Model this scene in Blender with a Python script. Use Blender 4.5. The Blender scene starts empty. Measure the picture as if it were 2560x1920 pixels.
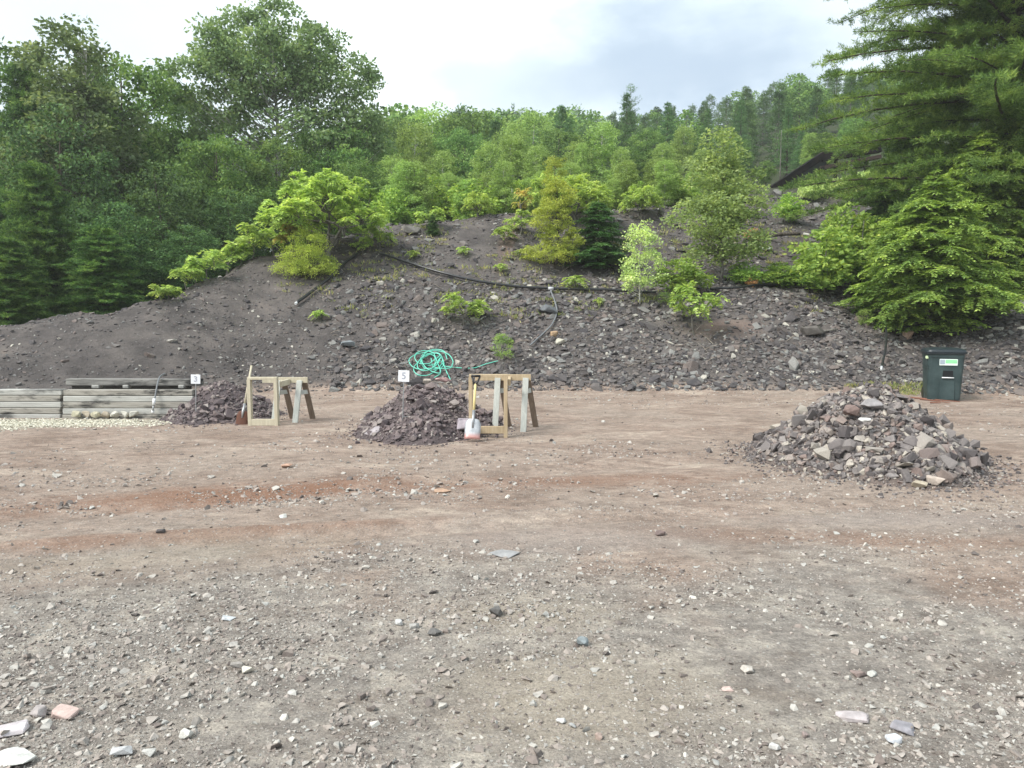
import bpy, bmesh, math, random
import numpy as np
from mathutils import Vector, Matrix, Euler

C = bpy.context.scene.collection
S = bpy.context.scene
rnd = random.Random(7)
R = np.random.default_rng(11)

# ------------------------------------------------------------------ camera
F = 1849.0
PITCH = math.radians(4.95)
CAMZ = 1.6
cd = bpy.data.cameras.new("camera"); cam = bpy.data.objects.new("camera", cd); C.objects.link(cam)
cd.sensor_width = 36.0; cd.lens = F / 2560 * 36.0; cd.clip_end = 2000; cd.clip_start = 0.05
cam.location = (0, 0, CAMZ); cam.rotation_euler = (math.radians(90) - PITCH, 0, 0)
S.camera = cam
S.view_settings.view_transform = 'Standard'; S.view_settings.look = 'None'
S.view_settings.gamma = 1.0; S.view_settings.exposure = 0.94
S.view_settings.use_curve_mapping = False
S.cycles.max_bounces = 5; S.cycles.diffuse_bounces = 3; S.cycles.glossy_bounces = 2
S.cycles.transmission_bounces = 3; S.cycles.transparent_max_bounces = 4; S.cycles.volume_bounces = 1
S.cycles.use_adaptive_sampling = True; S.cycles.adaptive_threshold = 0.02

def P(u, v, Y):
    """world point at distance Y in front of the camera seen at photo pixel u, v (2560 x 1920)"""
    a = (u - 1280) / F; b = (960 - v) / F
    y = math.cos(PITCH) + b * math.sin(PITCH); z = b * math.cos(PITCH) - math.sin(PITCH)
    return Vector((a / y * Y, Y, CAMZ + z / y * Y))

# ------------------------------------------------------------------ light: overcast sky and a soft sun
SUN_EL, SUN_AZ = math.radians(47), math.radians(238)     # behind and to the left of the camera
W = bpy.data.worlds.new("World"); S.world = W; W.use_nodes = True
nt = W.node_tree; nt.nodes.clear()
def wn(t, **k):
    n = nt.nodes.new(t)
    for a, b in k.items(): setattr(n, a, b)
    return n
out = wn('ShaderNodeOutputWorld'); bg = wn('ShaderNodeBackground')
sky = wn('ShaderNodeTexSky', sky_type='NISHITA', sun_disc=False, sun_elevation=SUN_EL, sun_rotation=SUN_AZ)
tc = wn('ShaderNodeTexCoord')
def wmath(op, a, b=None, c=None, clamp=False):
    n = wn('ShaderNodeMath', operation=op, use_clamp=clamp)
    for i, x in enumerate((a, b, c)):
        if x is None: continue
        if isinstance(x, (int, float)): n.inputs[i].default_value = x
        else: nt.links.new(x, n.inputs[i])
    return n.outputs[0]
def wmix(f, a, b):
    n = wn('ShaderNodeMix', data_type='RGBA')
    for i, x in ((0, f), (6, a), (7, b)):
        if isinstance(x, (int, float)): n.inputs[i].default_value = x
        elif isinstance(x, tuple): n.inputs[i].default_value = (*x, 1)
        else: nt.links.new(x, n.inputs[i])
    return n.outputs[2]
def wnoise(scale, detail, off=0.0, rough=.55):
    mp = wn('ShaderNodeMapping'); mp.inputs['Location'].default_value = (off, off * 2, off * .7)
    mp.inputs['Scale'].default_value = (1, 1, 2.2)
    nt.links.new(tc.outputs['Generated'], mp.inputs[0])
    n = wn('ShaderNodeTexNoise'); n.inputs['Scale'].default_value = scale
    n.inputs['Detail'].default_value = detail; n.inputs['Roughness'].default_value = rough
    nt.links.new(mp.outputs[0], n.inputs['Vector']); return n
def wpatch(u, v, r0, r1, sz, wob):
    """soft mask round a direction of the sky: 1 inside r0, 0 beyond r1"""
    d = (P(u, v, 10) - Vector((0, 0, CAMZ))).normalized()
    sub = wn('ShaderNodeVectorMath', operation='SUBTRACT'); nt.links.new(tc.outputs['Generated'], sub.inputs[0])
    sub.inputs[1].default_value = d
    sc = wn('ShaderNodeVectorMath', operation='MULTIPLY'); nt.links.new(sub.outputs[0], sc.inputs[0]); sc.inputs[1].default_value = (1, 1, sz)
    ln = wn('ShaderNodeVectorMath', operation='LENGTH'); nt.links.new(sc.outputs[0], ln.inputs[0])
    n = wnoise(5.5, 6, wob)
    dist = wmath('ADD', ln.outputs['Value'], wmath('MULTIPLY_ADD', n.outputs[0], .34, -.17))
    mr = wn('ShaderNodeMapRange', interpolation_type='SMOOTHSTEP')
    nt.links.new(dist, mr.inputs[0]); mr.inputs[1].default_value = r1; mr.inputs[2].default_value = r0
    return mr.outputs[0]
skyc = wn('ShaderNodeVectorMath', operation='SCALE'); nt.links.new(sky.outputs[0], skyc.inputs[0]); skyc.inputs['Scale'].default_value = 0.12
n1 = wnoise(2.2, 7, 3.1)
cloud = wmix(wmath('MULTIPLY_ADD', n1.outputs[0], 2.2, -.6, True), (.50, .575, .615), (.62, .675, .69))
col = wmix(.86, skyc.outputs[0], cloud)
col = wmix(wmath('MULTIPLY', wpatch(1220, 60, .10, .42, 1.2, 5.0), .85), col, (.70, .78, .80))
col = wmix(wmath('MULTIPLY', wpatch(1690, 165, .06, .25, 2.3, 9.0), .95), col, (.29, .365, .46))
col = wmix(wmath('MULTIPLY', wpatch(1330, 225, .03, .17, 2.4, 2.0), .7), col, (.38, .45, .52))
nt.links.new(col, bg.inputs[0]); bg.inputs[1].default_value = 1.0
nt.links.new(bg.outputs[0], out.inputs[0])
sl = bpy.data.lights.new("sun", 'SUN'); so = bpy.data.objects.new("sun", sl); C.objects.link(so)
sl.energy = 2.8; sl.angle = math.radians(24); sl.color = (1, .96, .9)
sd = Vector((math.cos(SUN_EL) * math.sin(SUN_AZ), math.cos(SUN_EL) * math.cos(SUN_AZ), math.sin(SUN_EL)))
so.rotation_euler = sd.to_track_quat('Z', 'Y').to_euler()

# ------------------------------------------------------------------ tags
def tag(o, label=None, cat=None, group=None, kind=None):
    if label: o["label"] = label
    if cat: o["category"] = cat
    if group: o["group"] = group
    if kind: o["kind"] = kind
    return o
def empty(name, loc, rz=0.0, label=None, cat=None, group=None):
    o = bpy.data.objects.new(name, None); C.objects.link(o); o.location = loc; o.rotation_euler = (0, 0, rz)
    o.empty_display_size = .1
    return tag(o, label, cat, group)
def dup(root, loc, rz=0, sc=1.0, label=None, group=None):
    r = root.copy(); C.objects.link(r); r.location = loc; r.rotation_euler = (0, 0, rz)
    r.scale = (sc, sc, sc) if not isinstance(sc, tuple) else sc
    if label: r["label"] = label
    if group: r["group"] = group
    for ch in root.children:
        c = ch.copy(); C.objects.link(c); c.parent = r
    return r

# ------------------------------------------------------------------ materials
def mat(name, base=(.5, .5, .5), rough=.7, spec=.35, metal=0.0):
    m = bpy.data.materials.new(name); m.use_nodes = True
    b = m.node_tree.nodes['Principled BSDF']
    b.inputs['Base Color'].default_value = (*base, 1); b.inputs['Roughness'].default_value = rough
    b.inputs['Specular IOR Level'].default_value = spec; b.inputs['Metallic'].default_value = metal
    return m
class NT:
    def __init__(s, m): s.t = m.node_tree; s.b = s.t.nodes.get('Principled BSDF')
    def n(s, t, **k):
        x = s.t.nodes.new(t)
        for a, b in k.items(): setattr(x, a, b)
        return x
    def l(s, a, b): s.t.links.new(a, b)
    def setin(s, sock, x):
        if isinstance(x, (int, float)): sock.default_value = x
        elif isinstance(x, tuple): sock.default_value = (*x, 1) if len(x) == 3 and sock.type == 'RGBA' else x
        else: s.l(x, sock)
    def math(s, op, a, b=None, c=None, clamp=False):
        n = s.n('ShaderNodeMath', operation=op, use_clamp=clamp)
        for i, x in enumerate((a, b, c)):
            if x is not None: s.setin(n.inputs[i], x)
        return n.outputs[0]
    def mix(s, f, a, b, mode='MIX'):
        n = s.n('ShaderNodeMix', data_type='RGBA', blend_type=mode)
        s.setin(n.inputs[0], f); s.setin(n.inputs[6], a); s.setin(n.inputs[7], b); return n.outputs[2]
    def coord(s, kind='Object', scale=(1, 1, 1), rot=(0, 0, 0)):
        tc = s.n('ShaderNodeTexCoord'); mp = s.n('ShaderNodeMapping')
        mp.inputs['Scale'].default_value = scale; mp.inputs['Rotation'].default_value = rot
        s.l(tc.outputs[kind], mp.inputs[0]); return mp.outputs[0]
    def noise(s, vec, scale, detail=5, rough=.55, dist=0):
        n = s.n('ShaderNodeTexNoise'); s.l(vec, n.inputs['Vector'])
        n.inputs['Scale'].default_value = scale; n.inputs['Detail'].default_value = detail
        n.inputs['Roughness'].default_value = rough; n.inputs['Distortion'].default_value = dist; return n.outputs[0]
    def voro(s, vec, scale, feature='F1'):
        n = s.n('ShaderNodeTexVoronoi', feature=feature); s.l(vec, n.inputs['Vector']); n.inputs['Scale'].default_value = scale; return n
    def ramp(s, f, stops, interp='LINEAR'):
        n = s.n('ShaderNodeValToRGB'); n.color_ramp.interpolation = interp; e = n.color_ramp.elements
        while len(e) < len(stops): e.new(.5)
        for i, (p, c) in enumerate(stops): e[i].position = p; e[i].color = (*c, 1)
        s.setin(n.inputs[0], f); return n.outputs[0]
    def step(s, f, a, b):
        n = s.n('ShaderNodeMapRange', interpolation_type='SMOOTHSTEP'); s.setin(n.inputs[0], f)
        n.inputs[1].default_value = a; n.inputs[2].default_value = b; return n.outputs[0]
    def bump(s, h, strength=.5, dist=.02, prev=None):
        n = s.n('ShaderNodeBump'); s.l(h, n.inputs['Height']); n.inputs['Strength'].default_value = strength
        n.inputs['Distance'].default_value = dist
        if prev is not None: s.l(prev, n.inputs['Normal'])
        return n.outputs[0]
LEAFK = (2.2, 2.15, 1.75)
def leafmat(name, stops, trans=.35, rough=.5, ns=1.1, tint=None):
    """stops: colours from dark to light, picked leaf by leaf and shifted clump by clump"""
    m = mat(name, rough=.6, spec=.14); t = NT(m)
    g = t.n('ShaderNodeNewGeometry'); v = t.coord('Object')
    stops = [tuple(c * k for c, k in zip(s_, LEAFK)) for s_ in stops]
    f = t.math('MULTIPLY_ADD', g.outputs['Random Per Island'], .5, t.math('MULTIPLY_ADD', t.noise(v, ns, 4), 2.0, -.78), True)
    c = t.ramp(f, [(i / (len(stops) - 1), s) for i, s in enumerate(stops)])
    oi = t.n('ShaderNodeObjectInfo')
    hs = t.n('ShaderNodeHueSaturation'); t.l(c, hs.inputs['Color']); hs.inputs['Saturation'].default_value = .88
    t.l(t.math('MULTIPLY_ADD', oi.outputs['Random'], .02, .49), hs.inputs['Hue'])
    t.l(t.math('MULTIPLY_ADD', oi.outputs['Random'], .35, .83), hs.inputs['Value'])
    c = hs.outputs[0]
    t.l(c, t.b.inputs['Base Color'])
    tr = t.n('ShaderNodeBsdfTranslucent'); t.l(t.mix(1.0, c, (1.25, 1.2, .7), 'MULTIPLY'), tr.inputs[0])
    ms = t.n('ShaderNodeMixShader'); ms.inputs[0].default_value = trans
    t.l(t.b.outputs[0], ms.inputs[1]); t.l(tr.outputs[0], ms.inputs[2])
    t.l(ms.outputs[0], t.t.nodes['Material Output'].inputs[0])
    return m
def barkmat(name, a, b, sx=14, sz=3):
    m = mat(name, rough=.85, spec=.2); t = NT(m); v = t.coord('Object', (sx, sx, sz))
    n = t.noise(v, 1.0, 6, .65)
    t.l(t.ramp(n, [(.38, a), (.62, b)]), t.b.inputs['Base Color']); t.l(t.bump(n, .6, .02), t.b.inputs['Normal']); return m
def woodmat(name, a, b, dark=(.05, .045, .04), stain=.5, axis=0):
    m = mat(name, rough=.8, spec=.2); t = NT(m)
    sc = [14, 14, 14]; sc[axis] = 1.1
    v = t.coord('Object', tuple(sc)); n = t.noise(v, 2.2, 6, .65, .6)
    c = t.ramp(n, [(.25, a), (.75, b)])
    s = t.step(t.noise(t.coord('Object', (1, 1, 4)), 1.5, 6, .68), .62 - .14 * stain, .8 - .14 * stain)
    c = t.mix(t.math('MULTIPLY', s, stain), c, dark)
    t.l(c, t.b.inputs['Base Color']); t.l(t.bump(n, .5, .004), t.b.inputs['Normal']); return m
def stonemat(name, stops, ns=3.0, dust=(.25, .2, .17), dustf=.5):
    """one colour per stone, mottled, with dust on the faces that look up"""
    m = mat(name, rough=.78, spec=.3); t = NT(m)
    g = t.n('ShaderNodeNewGeometry'); v = t.coord('Object')
    oi = t.n('ShaderNodeObjectInfo')
    f = t.math('FRACT', t.math('ADD', g.outputs['Random Per Island'], oi.outputs['Random']))
    c = t.ramp(f, stops, 'LINEAR')
    nz = t.noise(v, 38, 4, .6)
    c = t.mix(1.0, c, t.ramp(nz, [(.3, (.72, .72, .72)), (.7, (1.22, 1.2, 1.18))]), 'MULTIPLY')
    sp = t.n('ShaderNodeSeparateXYZ'); t.l(g.outputs['Normal'], sp.inputs[0])
    up = t.math('MULTIPLY', t.step(sp.outputs[2], .35, .95), t.step(t.noise(v, ns, 4), .42, .62))
    c = t.mix(t.math('MULTIPLY', up, dustf), c, dust)
    t.l(c, t.b.inputs['Base Color']); t.l(t.bump(nz, .5, .006), t.b.inputs['Normal'])
    return m

# ------------------------------------------------------------------ mesh building
class MB:
    def __init__(s): s.v = []; s.q = []; s.t = []; s.n = 0; s.p = []
    def add(s, v, q=None, t=None):
        v = np.asarray(v, dtype=np.float64).reshape(-1, 3)
        if q is not None and len(q): s.q.append(np.asarray(q, dtype=np.int64) + s.n)
        if t is not None and len(t): s.t.append(np.asarray(t, dtype=np.int64) + s.n)
        s.v.append(v); s.n += len(v)
    def mesh(s, name, smooth=False):
        me = bpy.data.meshes.new(name)
        v = np.concatenate(s.v) if s.v else np.zeros((0, 3))
        q = np.concatenate(s.q) if s.q else np.zeros((0, 4), int)
        t = np.concatenate(s.t) if s.t else np.zeros((0, 3), int)
        me.vertices.add(len(v)); me.vertices.foreach_set('co', v.astype(np.float32).ravel())
        me.loops.add(q.size + t.size)
        me.loops.foreach_set('vertex_index', np.concatenate([q.ravel(), t.ravel()]).astype(np.int32))
        me.polygons.add(len(q) + len(t))
        st = np.concatenate([np.arange(len(q)) * 4, q.size + np.arange(len(t)) * 3]).astype(np.int32)
        me.polygons.foreach_set('loop_start', st)
        me.update(calc_edges=True)
        me.polygons.foreach_set('use_smooth', np.full(len(q) + len(t), smooth))
        return me
    def build(s, name, m, parent=None, smooth=False):
        me = s.mesh(name, smooth); me.materials.append(m)
        o = bpy.data.objects.new(name, me); C.objects.link(o); o.parent = parent
        return o
    def xf(s, M):
        M = np.array(M); v = np.concatenate(s.v); s.v = [v @ M[:3, :3].T + M[:3, 3]]; return s

BOXQ = np.array([[0, 1, 3, 2], [4, 6, 7, 5], [0, 4, 5, 1], [2, 3, 7, 6], [0, 2, 6, 4], [1, 5, 7, 3]])
def box(mb, c, s, M=None, taper=None, bev=0.0):
    """axis-aligned box with chamfered edges, optionally moved by M"""
    if bev > 0:
        bm = bmesh.new(); bmesh.ops.create_cube(bm, size=1)
        bmesh.ops.scale(bm, vec=s, verts=bm.verts)
        bmesh.ops.bevel(bm, geom=bm.edges[:], offset=bev, segments=1, affect='EDGES')
        bmesh.ops.triangulate(bm, faces=bm.faces[:])
        bmesh.ops.translate(bm, vec=c, verts=bm.verts)
        v = np.array([x.co[:] for x in bm.verts]); bm.verts.index_update()
        f = np.array([[w.index for w in fc.verts] for fc in bm.faces]); bm.free()
        if M is not None: A = np.array(M); v = v @ A[:3, :3].T + A[:3, 3]
        mb.add(v, t=f); return
    v = np.array([[i, j, k] for i in (-.5, .5) for j in (-.5, .5) for k in (-.5, .5)]) * s + c
    if M is not None: A = np.array(M); v = v @ A[:3, :3].T + A[:3, 3]
    mb.add(v, q=BOXQ)
def beam(mb, a, b, w, d, up=(0, 0, 1), bev=.004):
    """bar from a to b, w wide across, d deep along up"""
    a, b = Vector(a), Vector(b); x = (b - a); L = x.length; x.normalize()
    y = Vector(up).cross(x); 
    if y.length < 1e-4: y = Vector((0, 1, 0)).cross(x)
    y.normalize(); z = x.cross(y)
    M = Matrix(((x.x, y.x, z.x, 0), (x.y, y.y, z.y, 0), (x.z, y.z, z.z, 0), (0, 0, 0, 1)))
    M.translation = (a + b) / 2
    box(mb, (0, 0, 0), (L, w, d), M, bev=bev)
def tube(mb, pts, rad, k=6, cap=True):
    p = np.asarray(pts, float); n = len(p)
    rad = np.broadcast_to(np.asarray(rad, float), (n,))
    tg = np.gradient(p, axis=0); tg /= np.linalg.norm(tg, axis=1, keepdims=True) + 1e-9
    ref = np.tile([0.0, 0, 1], (n, 1)); ref[np.abs(tg[:, 2]) > .92] = [1.0, 0, 0]
    if np.abs(tg[:, 2]).mean() > .6: ref[:] = [1.0, .03, 0]
    else: ref[:] = [0.02, 0.01, 1.0]
    a = np.cross(tg, ref); a /= np.linalg.norm(a, axis=1, keepdims=True) + 1e-9
    b = np.cross(tg, a)
    th = np.arange(k) / k * 2 * np.pi
    v = p[:, None] + rad[:, None, None] * (np.cos(th)[None, :, None] * a[:, None] + np.sin(th)[None, :, None] * b[:, None])
    i = np.arange(n - 1)[:, None] * k; j = np.arange(k)[None]; j2 = (j + 1) % k
    q = np.stack([i + j, i + j2, i + k + j2, i + k + j], -1).reshape(-1, 4)
    vv = v.reshape(-1, 3); t = []
    if cap:
        vv = np.concatenate([vv, p[:1], p[-1:]]); c0 = n * k; c1 = c0 + 1
        jj = np.arange(k); t = np.concatenate([np.stack([(jj + 1) % k, jj, np.full(k, c0)], -1),
             np.stack([(n - 1) * k + jj, (n - 1) * k + (jj + 1) % k, np.full(k, c1)], -1)])
    mb.add(vv, q=q, t=t)
def spline(pts, n=12):
    p = [Vector(x) for x in pts]; p = [2 * p[0] - p[1]] + p + [2 * p[-1] - p[-2]]; o = []
    for i in range(1, len(p) - 2):
        for k in range(n):
            t = k / n
            o.append(.5 * ((2 * p[i]) + (p[i + 1] - p[i - 1]) * t + (2 * p[i - 1] - 5 * p[i] + 4 * p[i + 1] - p[i + 2]) * t * t
                     + (3 * p[i] - p[i - 1] - 3 * p[i + 1] + p[i + 2]) * t ** 3))
    o.append(p[-2]); return np.array([x[:] for x in o])
def unit(v): return v / (np.linalg.norm(v, axis=-1, keepdims=True) + 1e-9)
def blades(mb, c, d, n, L, Wd, fold=0.12):
    """leaf-shaped rhombi: base c, direction d, normal n, arrays"""
    d = unit(d); s = unit(np.cross(d, n)); nn = np.cross(s, d)
    L = np.asarray(L, float).reshape(-1, 1) if np.ndim(L) else L; Wd = np.asarray(Wd, float).reshape(-1, 1) if np.ndim(Wd) else Wd
    m = c + d * L * .45
    v = np.stack([c, m + s * Wd * .5 + nn * fold * Wd, c + d * L, m - s * Wd * .5 + nn * fold * Wd], 1)
    mb.add(v.reshape(-1, 3), q=np.arange(len(c) * 4).reshape(-1, 4))

# value noise
def vnoise(x, y, seed=0):
    x = np.asarray(x, float); y = np.asarray(y, float)
    xi = np.floor(x).astype(np.int64); yi = np.floor(y).astype(np.int64); fx = x - xi; fy = y - yi
    def h(a, b):
        k = (a * 374761393 + b * 668265263 + seed * 1442695041) & 0xffffffff
        k = ((k ^ (k >> 13)) * 1274126177) & 0xffffffff; k ^= k >> 16
        return (k & 0xffffff) / float(0xffffff)
    fx = fx * fx * (3 - 2 * fx); fy = fy * fy * (3 - 2 * fy)
    return (h(xi, yi) * (1 - fx) + h(xi + 1, yi) * fx) * (1 - fy) + (h(xi, yi + 1) * (1 - fx) + h(xi + 1, yi + 1) * fx) * fy
def fbm(x, y, oct=4, seed=0):
    s = 0; a = .5
    for o in range(oct): s = s + a * (vnoise(x * 2 ** o, y * 2 ** o, seed + o) - .5); a *= .5
    return s * 2     # about -1..1

# ------------------------------------------------------------------ terrain
def col(u, *yz):
    """column of the ground at photo column u; a negative third marker means the height is given as a photo row"""
    o = []
    for (Y, k, val) in yz: o.append((Y, val if k == 'z' else P(u, val, Y).z))
    return ((u - 1280) / F, o)
COLS = [
 col(-900, (12.6, 'z', 0), (15, 'z', 1.2), (18, 'z', .8), (60, 'z', 1), (400, 'z', 20)),
 col(-200, (13, 'z', 0), (15.8, 'z', 1.3), (19, 'z', .7), (60, 'z', 1), (400, 'z', 20)),
 col(0, (13.4, 'z', 0), (16.4, 'v', 812), (19.5, 'z', .9), (60, 'z', 1.5), (400, 'z', 20)),
 col(200, (13.9, 'z', 0), (17.2, 'v', 785), (20, 'z', 1.2), (60, 'z', 1.5), (400, 'z', 20)),
 col(400, (14.6, 'z', 0), (18.2, 'v', 738), (20.8, 'z', 1.7), (30, 'z', 1.5), (60, 'z', 2.5), (400, 'z', 20)),
 col(520, (15.2, 'z', 0), (19.6, 'v', 688), (22.5, 'z', 2.3), (32, 'z', 2.4), (60, 'z', 3.5), (400, 'z', 22)),
 col(640, (15.8, 'z', 0), (21.4, 'v', 628), (24.5, 'z', 3.1), (34, 'z', 3.2), (60, 'z', 4.5), (400, 'z', 24)),
 col(800, (16.1, 'z', 0), (20.3, 'v', 700), (22.9, 'v', 600), (26, 'z', 4.1), (36, 'z', 4.2), (60, 'z', 5.5), (400, 'z', 28)),
 col(1000, (16.2, 'z', 0), (20.3, 'v', 702), (23.9, 'v', 560), (27, 'z', 4.7), (36, 'z', 4.8), (60, 'z', 6.5), (400, 'z', 34)),
 col(1280, (16.2, 'z', 0), (20, 'v', 733), (22.6, 'v', 620), (25, 'v', 533), (28, 'z', 5.2), (40, 'z', 5.6), (60, 'z', 7.5), (400, 'z', 60)),
 col(1450, (16.2, 'z', 0), (20, 'v', 745), (21.3, 'v', 700), (23.5, 'v', 622), (26, 'v', 530), (30, 'z', 5.6), (60, 'z', 9), (400, 'z', 80)),
 col(1620, (16.2, 'z', 0), (20, 'v', 748), (21.8, 'v', 700), (24, 'v', 620), (27.5, 'v', 520), (32, 'z', 6.2), (60, 'z', 11), (400, 'z', 100)),
 col(1900, (16.3, 'z', 0), (20, 'v', 738), (21.5, 'v', 715), (24.3, 'v', 648), (24.9, 'v', 604), (28, 'v', 548), (31, 'v', 508), (34, 'v', 468), (38, 'z', 8.0), (60, 'z', 13), (400, 'z', 120)),
 col(2100, (16.2, 'z', 0), (19.5, 'v', 782), (21.5, 'v', 735), (25, 'v', 660), (31, 'v', 520), (36, 'v', 440), (40, 'z', 9.4), (60, 'z', 15), (400, 'z', 130)),
 col(2280, (15.9, 'z', 0), (18.6, 'v', 850), (21, 'v', 800), (25, 'z', 3.0), (36, 'z', 8), (60, 'z', 15), (400, 'z', 130)),
 col(2420, (15.5, 'z', 0), (18.4, 'v', 828), (20.5, 'z', 1.5), (26, 'z', 3.2), (40, 'z', 8), (60, 'z', 14), (400, 'z', 130)),
 col(2560, (15.4, 'z', 0), (18.8, 'v', 765), (20.5, 'z', 2.1), (30, 'z', 3.6), (60, 'z', 13), (400, 'z', 130)),
 col(2900, (15.3, 'z', 0), (19, 'z', 2.6), (24, 'z', 3), (60, 'z', 12), (400, 'z', 120)),
 col(3800, (15.3, 'z', 0), (19, 'z', 2.6), (24, 'z', 3), (60, 'z', 12), (400, 'z', 120)),
]
TS = np.array([c[0] for c in COLS])
def Hraw(x, y):
    x = np.asarray(x, float); y = np.asarray(y, float)
    t = np.clip(x / np.maximum(y, 6.0), TS[0], TS[-1] - 1e-6)
    i = np.clip(np.searchsorted(TS, t, side='right') - 1, 0, len(TS) - 2)
    w = (t - TS[i]) / (TS[i + 1] - TS[i]); w = w * w * (3 - 2 * w) * .5 + w * .5
    Z = np.stack([np.interp(y, [0] + [p[0] for p in c[1]], [0] + [p[1] for p in c[1]]) for c in COLS])
    Z = Z.reshape(len(COLS), -1); f = i.ravel(); k = np.arange(f.size); ww = w.ravel()
    return (Z[f, k] * (1 - ww) + Z[f + 1, k] * ww).reshape(np.shape(x))
def H(x, y):
    x, y = np.broadcast_arrays(np.asarray(x, float), np.asarray(y, float))
    d = .35
    z = (Hraw(x, y) * 2 + Hraw(x, y - d) + Hraw(x, y + d) + Hraw(x - d, y) + Hraw(x + d, y)) / 6
    s = np.clip(z / .8, 0, 1)
    z = z + s * (fbm(x * .55, y * .55, 4, 3) * .16 + fbm(x * 2.3, y * 2.3, 3, 9) * .05)
    rp_ = np.exp(-(((x - .35) / .75) ** 2 + ((y - 3.95) / .75) ** 2)) + .7 * np.exp(-(((x + 2.2) / 1.6) ** 2 + ((y - 5.2) / .5) ** 2))
    z = z + .007 * rp_ * np.sin((y * 1.0 - x * .55) * 34 + 3 * fbm(x * 1.2, y * 1.2, 2, 61)) + (1 - s) * .028 * (np.exp(-((y - 6.9 - .42 * (x + 2.2)) / .16) ** 2) - np.exp(-((y - 6.55 - .42 * (x + 2.2)) / .16) ** 2) + np.exp(-((y - 5.5 - .2 * (x + 2)) / .14) ** 2) - np.exp(-((y - 5.25 - .2 * (x + 2)) / .14) ** 2)) * np.exp(-((x + 1) / 4) ** 2)
    z = z + (1 - s) * (fbm(x * .35, y * .5, 3, 21) * .02 + fbm(x * 1.3 + y * .4, y * 2.2, 3, 31) * .009)
    return z
def Hf(x, y): return float(H(np.array([x]), np.array([y]))[0])
def G(u, v, y0=2.0, y1=60.0):
    """the ground point seen at photo pixel u, v"""
    ys = np.arange(y0, y1, .04); p1 = P(u, v, 1.0)
    xs = p1.x * ys; zs = CAMZ + (p1.z - CAMZ) * ys
    h = H(xs, ys); k = np.argmax(zs <= h)
    if zs[k] > h[k]: k = len(ys) - 1
    return Vector((xs[k], ys[k], h[k]))

def axis(fine0, fine1, step, lo, hi):
    a = list(np.arange(fine0, fine1, step)); s = step; x = fine0
    while x > lo: s *= 1.16; x -= s; a.append(max(x, lo))
    s = step; x = fine1
    while x < hi: a.append(min(x, hi)); s *= 1.16; x += s
    return sorted(set(round(q_, 5) for q_ in a + [hi]))
gx = axis(-18, 20, .1, -170, 170); gy = sorted(set(axis(7.5, 34, .1, 7.5, 175) + axis(2.0, 7.5, .035, -40, 7.5)))
gx = np.array(gx); gy = np.array(gy); XX, YY = np.meshgrid(gx, gy); ZZ = H(XX, YY)
nx, ny = len(gx), len(gy); ii = np.arange(ny - 1)[:, None] * nx + np.arange(nx - 1)[None]
mb = MB(); mb.add(np.stack([XX, YY, ZZ], -1).reshape(-1, 3), q=np.stack([ii, ii + 1, ii + nx + 1, ii + nx], -1).reshape(-1, 4))
gm = mat("ground_dirt", rough=.9, spec=.15); t = NT(gm)
v3 = t.coord('Object'); sx = t.n('ShaderNodeSeparateXYZ'); t.l(v3, sx.inputs[0])
px, py, pz = sx.outputs
big = t.noise(v3, .45, 5, .6); trk = t.noise(t.coord('Object', (.55, .95, 1), (0, 0, -.45)), 1.5, 9, .72, .5)
fine = t.noise(v3, 9, 6, .7); grit = t.noise(v3, 75, 3, .7)
flat = t.ramp(trk, [(.28, (.140, .105, .086)), (.43, (.215, .165, .138)), (.53, (.275, .22, .188)), (.64, (.35, .295, .252)), (.76, (.43, .375, .32))])
flat = t.mix(t.step(big, .42, .68), flat, (.27, .225, .195))
# grey gravelly foreground
fg = t.math('MULTIPLY', t.step(py, 6.6, 4.0), t.step(t.math('ADD', t.noise(v3, .8, 4), t.math('MULTIPLY', t.step(py, 5, 3), .2)), .38, .6))
flat = t.mix(t.math('MULTIPLY', fg, .9), flat, t.ramp(t.noise(v3, 2.6, 10, .8), [(.33, (.145, .136, .128)), (.5, (.235, .222, .207)), (.66, (.39, .365, .325))]))
# rusty band
brk = t.noise(v3, 4.5, 9, .78)
def blob(cx, cy, rx, ry, wob=.5, rot=0.0):
    ax_ = t.math('SUBTRACT', px, cx); ay_ = t.math('SUBTRACT', py, cy); co, si = math.cos(rot), math.sin(rot)
    dx = t.math('DIVIDE', t.math('ADD', t.math('MULTIPLY', ax_, co), t.math('MULTIPLY', ay_, si)), rx)
    dy = t.math('DIVIDE', t.math('SUBTRACT', t.math('MULTIPLY', ay_, co), t.math('MULTIPLY', ax_, si)), ry)
    d = t.math('SQRT', t.math('ADD', t.math('MULTIPLY', dx, dx), t.math('MULTIPLY', dy, dy)))
    d = t.math('ADD', d, t.math('MULTIPLY_ADD', trk, 2 * wob, -wob)); d = t.math('ADD', d, t.math('MULTIPLY_ADD', brk, 1.5, -.75))
    return t.step(d, 1.25, .2)
flat = t.mix(1.0, flat, (1.13, 1.11, 1.08), 'MULTIPLY')
mot = t.noise(t.coord('Object', (.8, 1.25, 1), (0, 0, -.5)), 7.5, 9, .8)
flat = t.mix(1.0, flat, t.ramp(mot, [(.36, (.66, .64, .63)), (.5, (1.0, 1.0, 1.0)), (.66, (1.38, 1.36, 1.33))]), 'MULTIPLY')
trk2 = t.noise(t.coord('Object', (.6, 1.2, 1), (0, 0, -.5)), 2.4, 9, .74, .3)
flat = t.mix(t.math('MULTIPLY', t.step(trk2, .5, .66), .45), flat, (.155, .122, .10))
flat = t.mix(t.math('MULTIPLY', t.step(t.noise(v3, 3.2, 8, .75), .52, .66), .35), flat, (.37, .315, .265))
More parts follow.
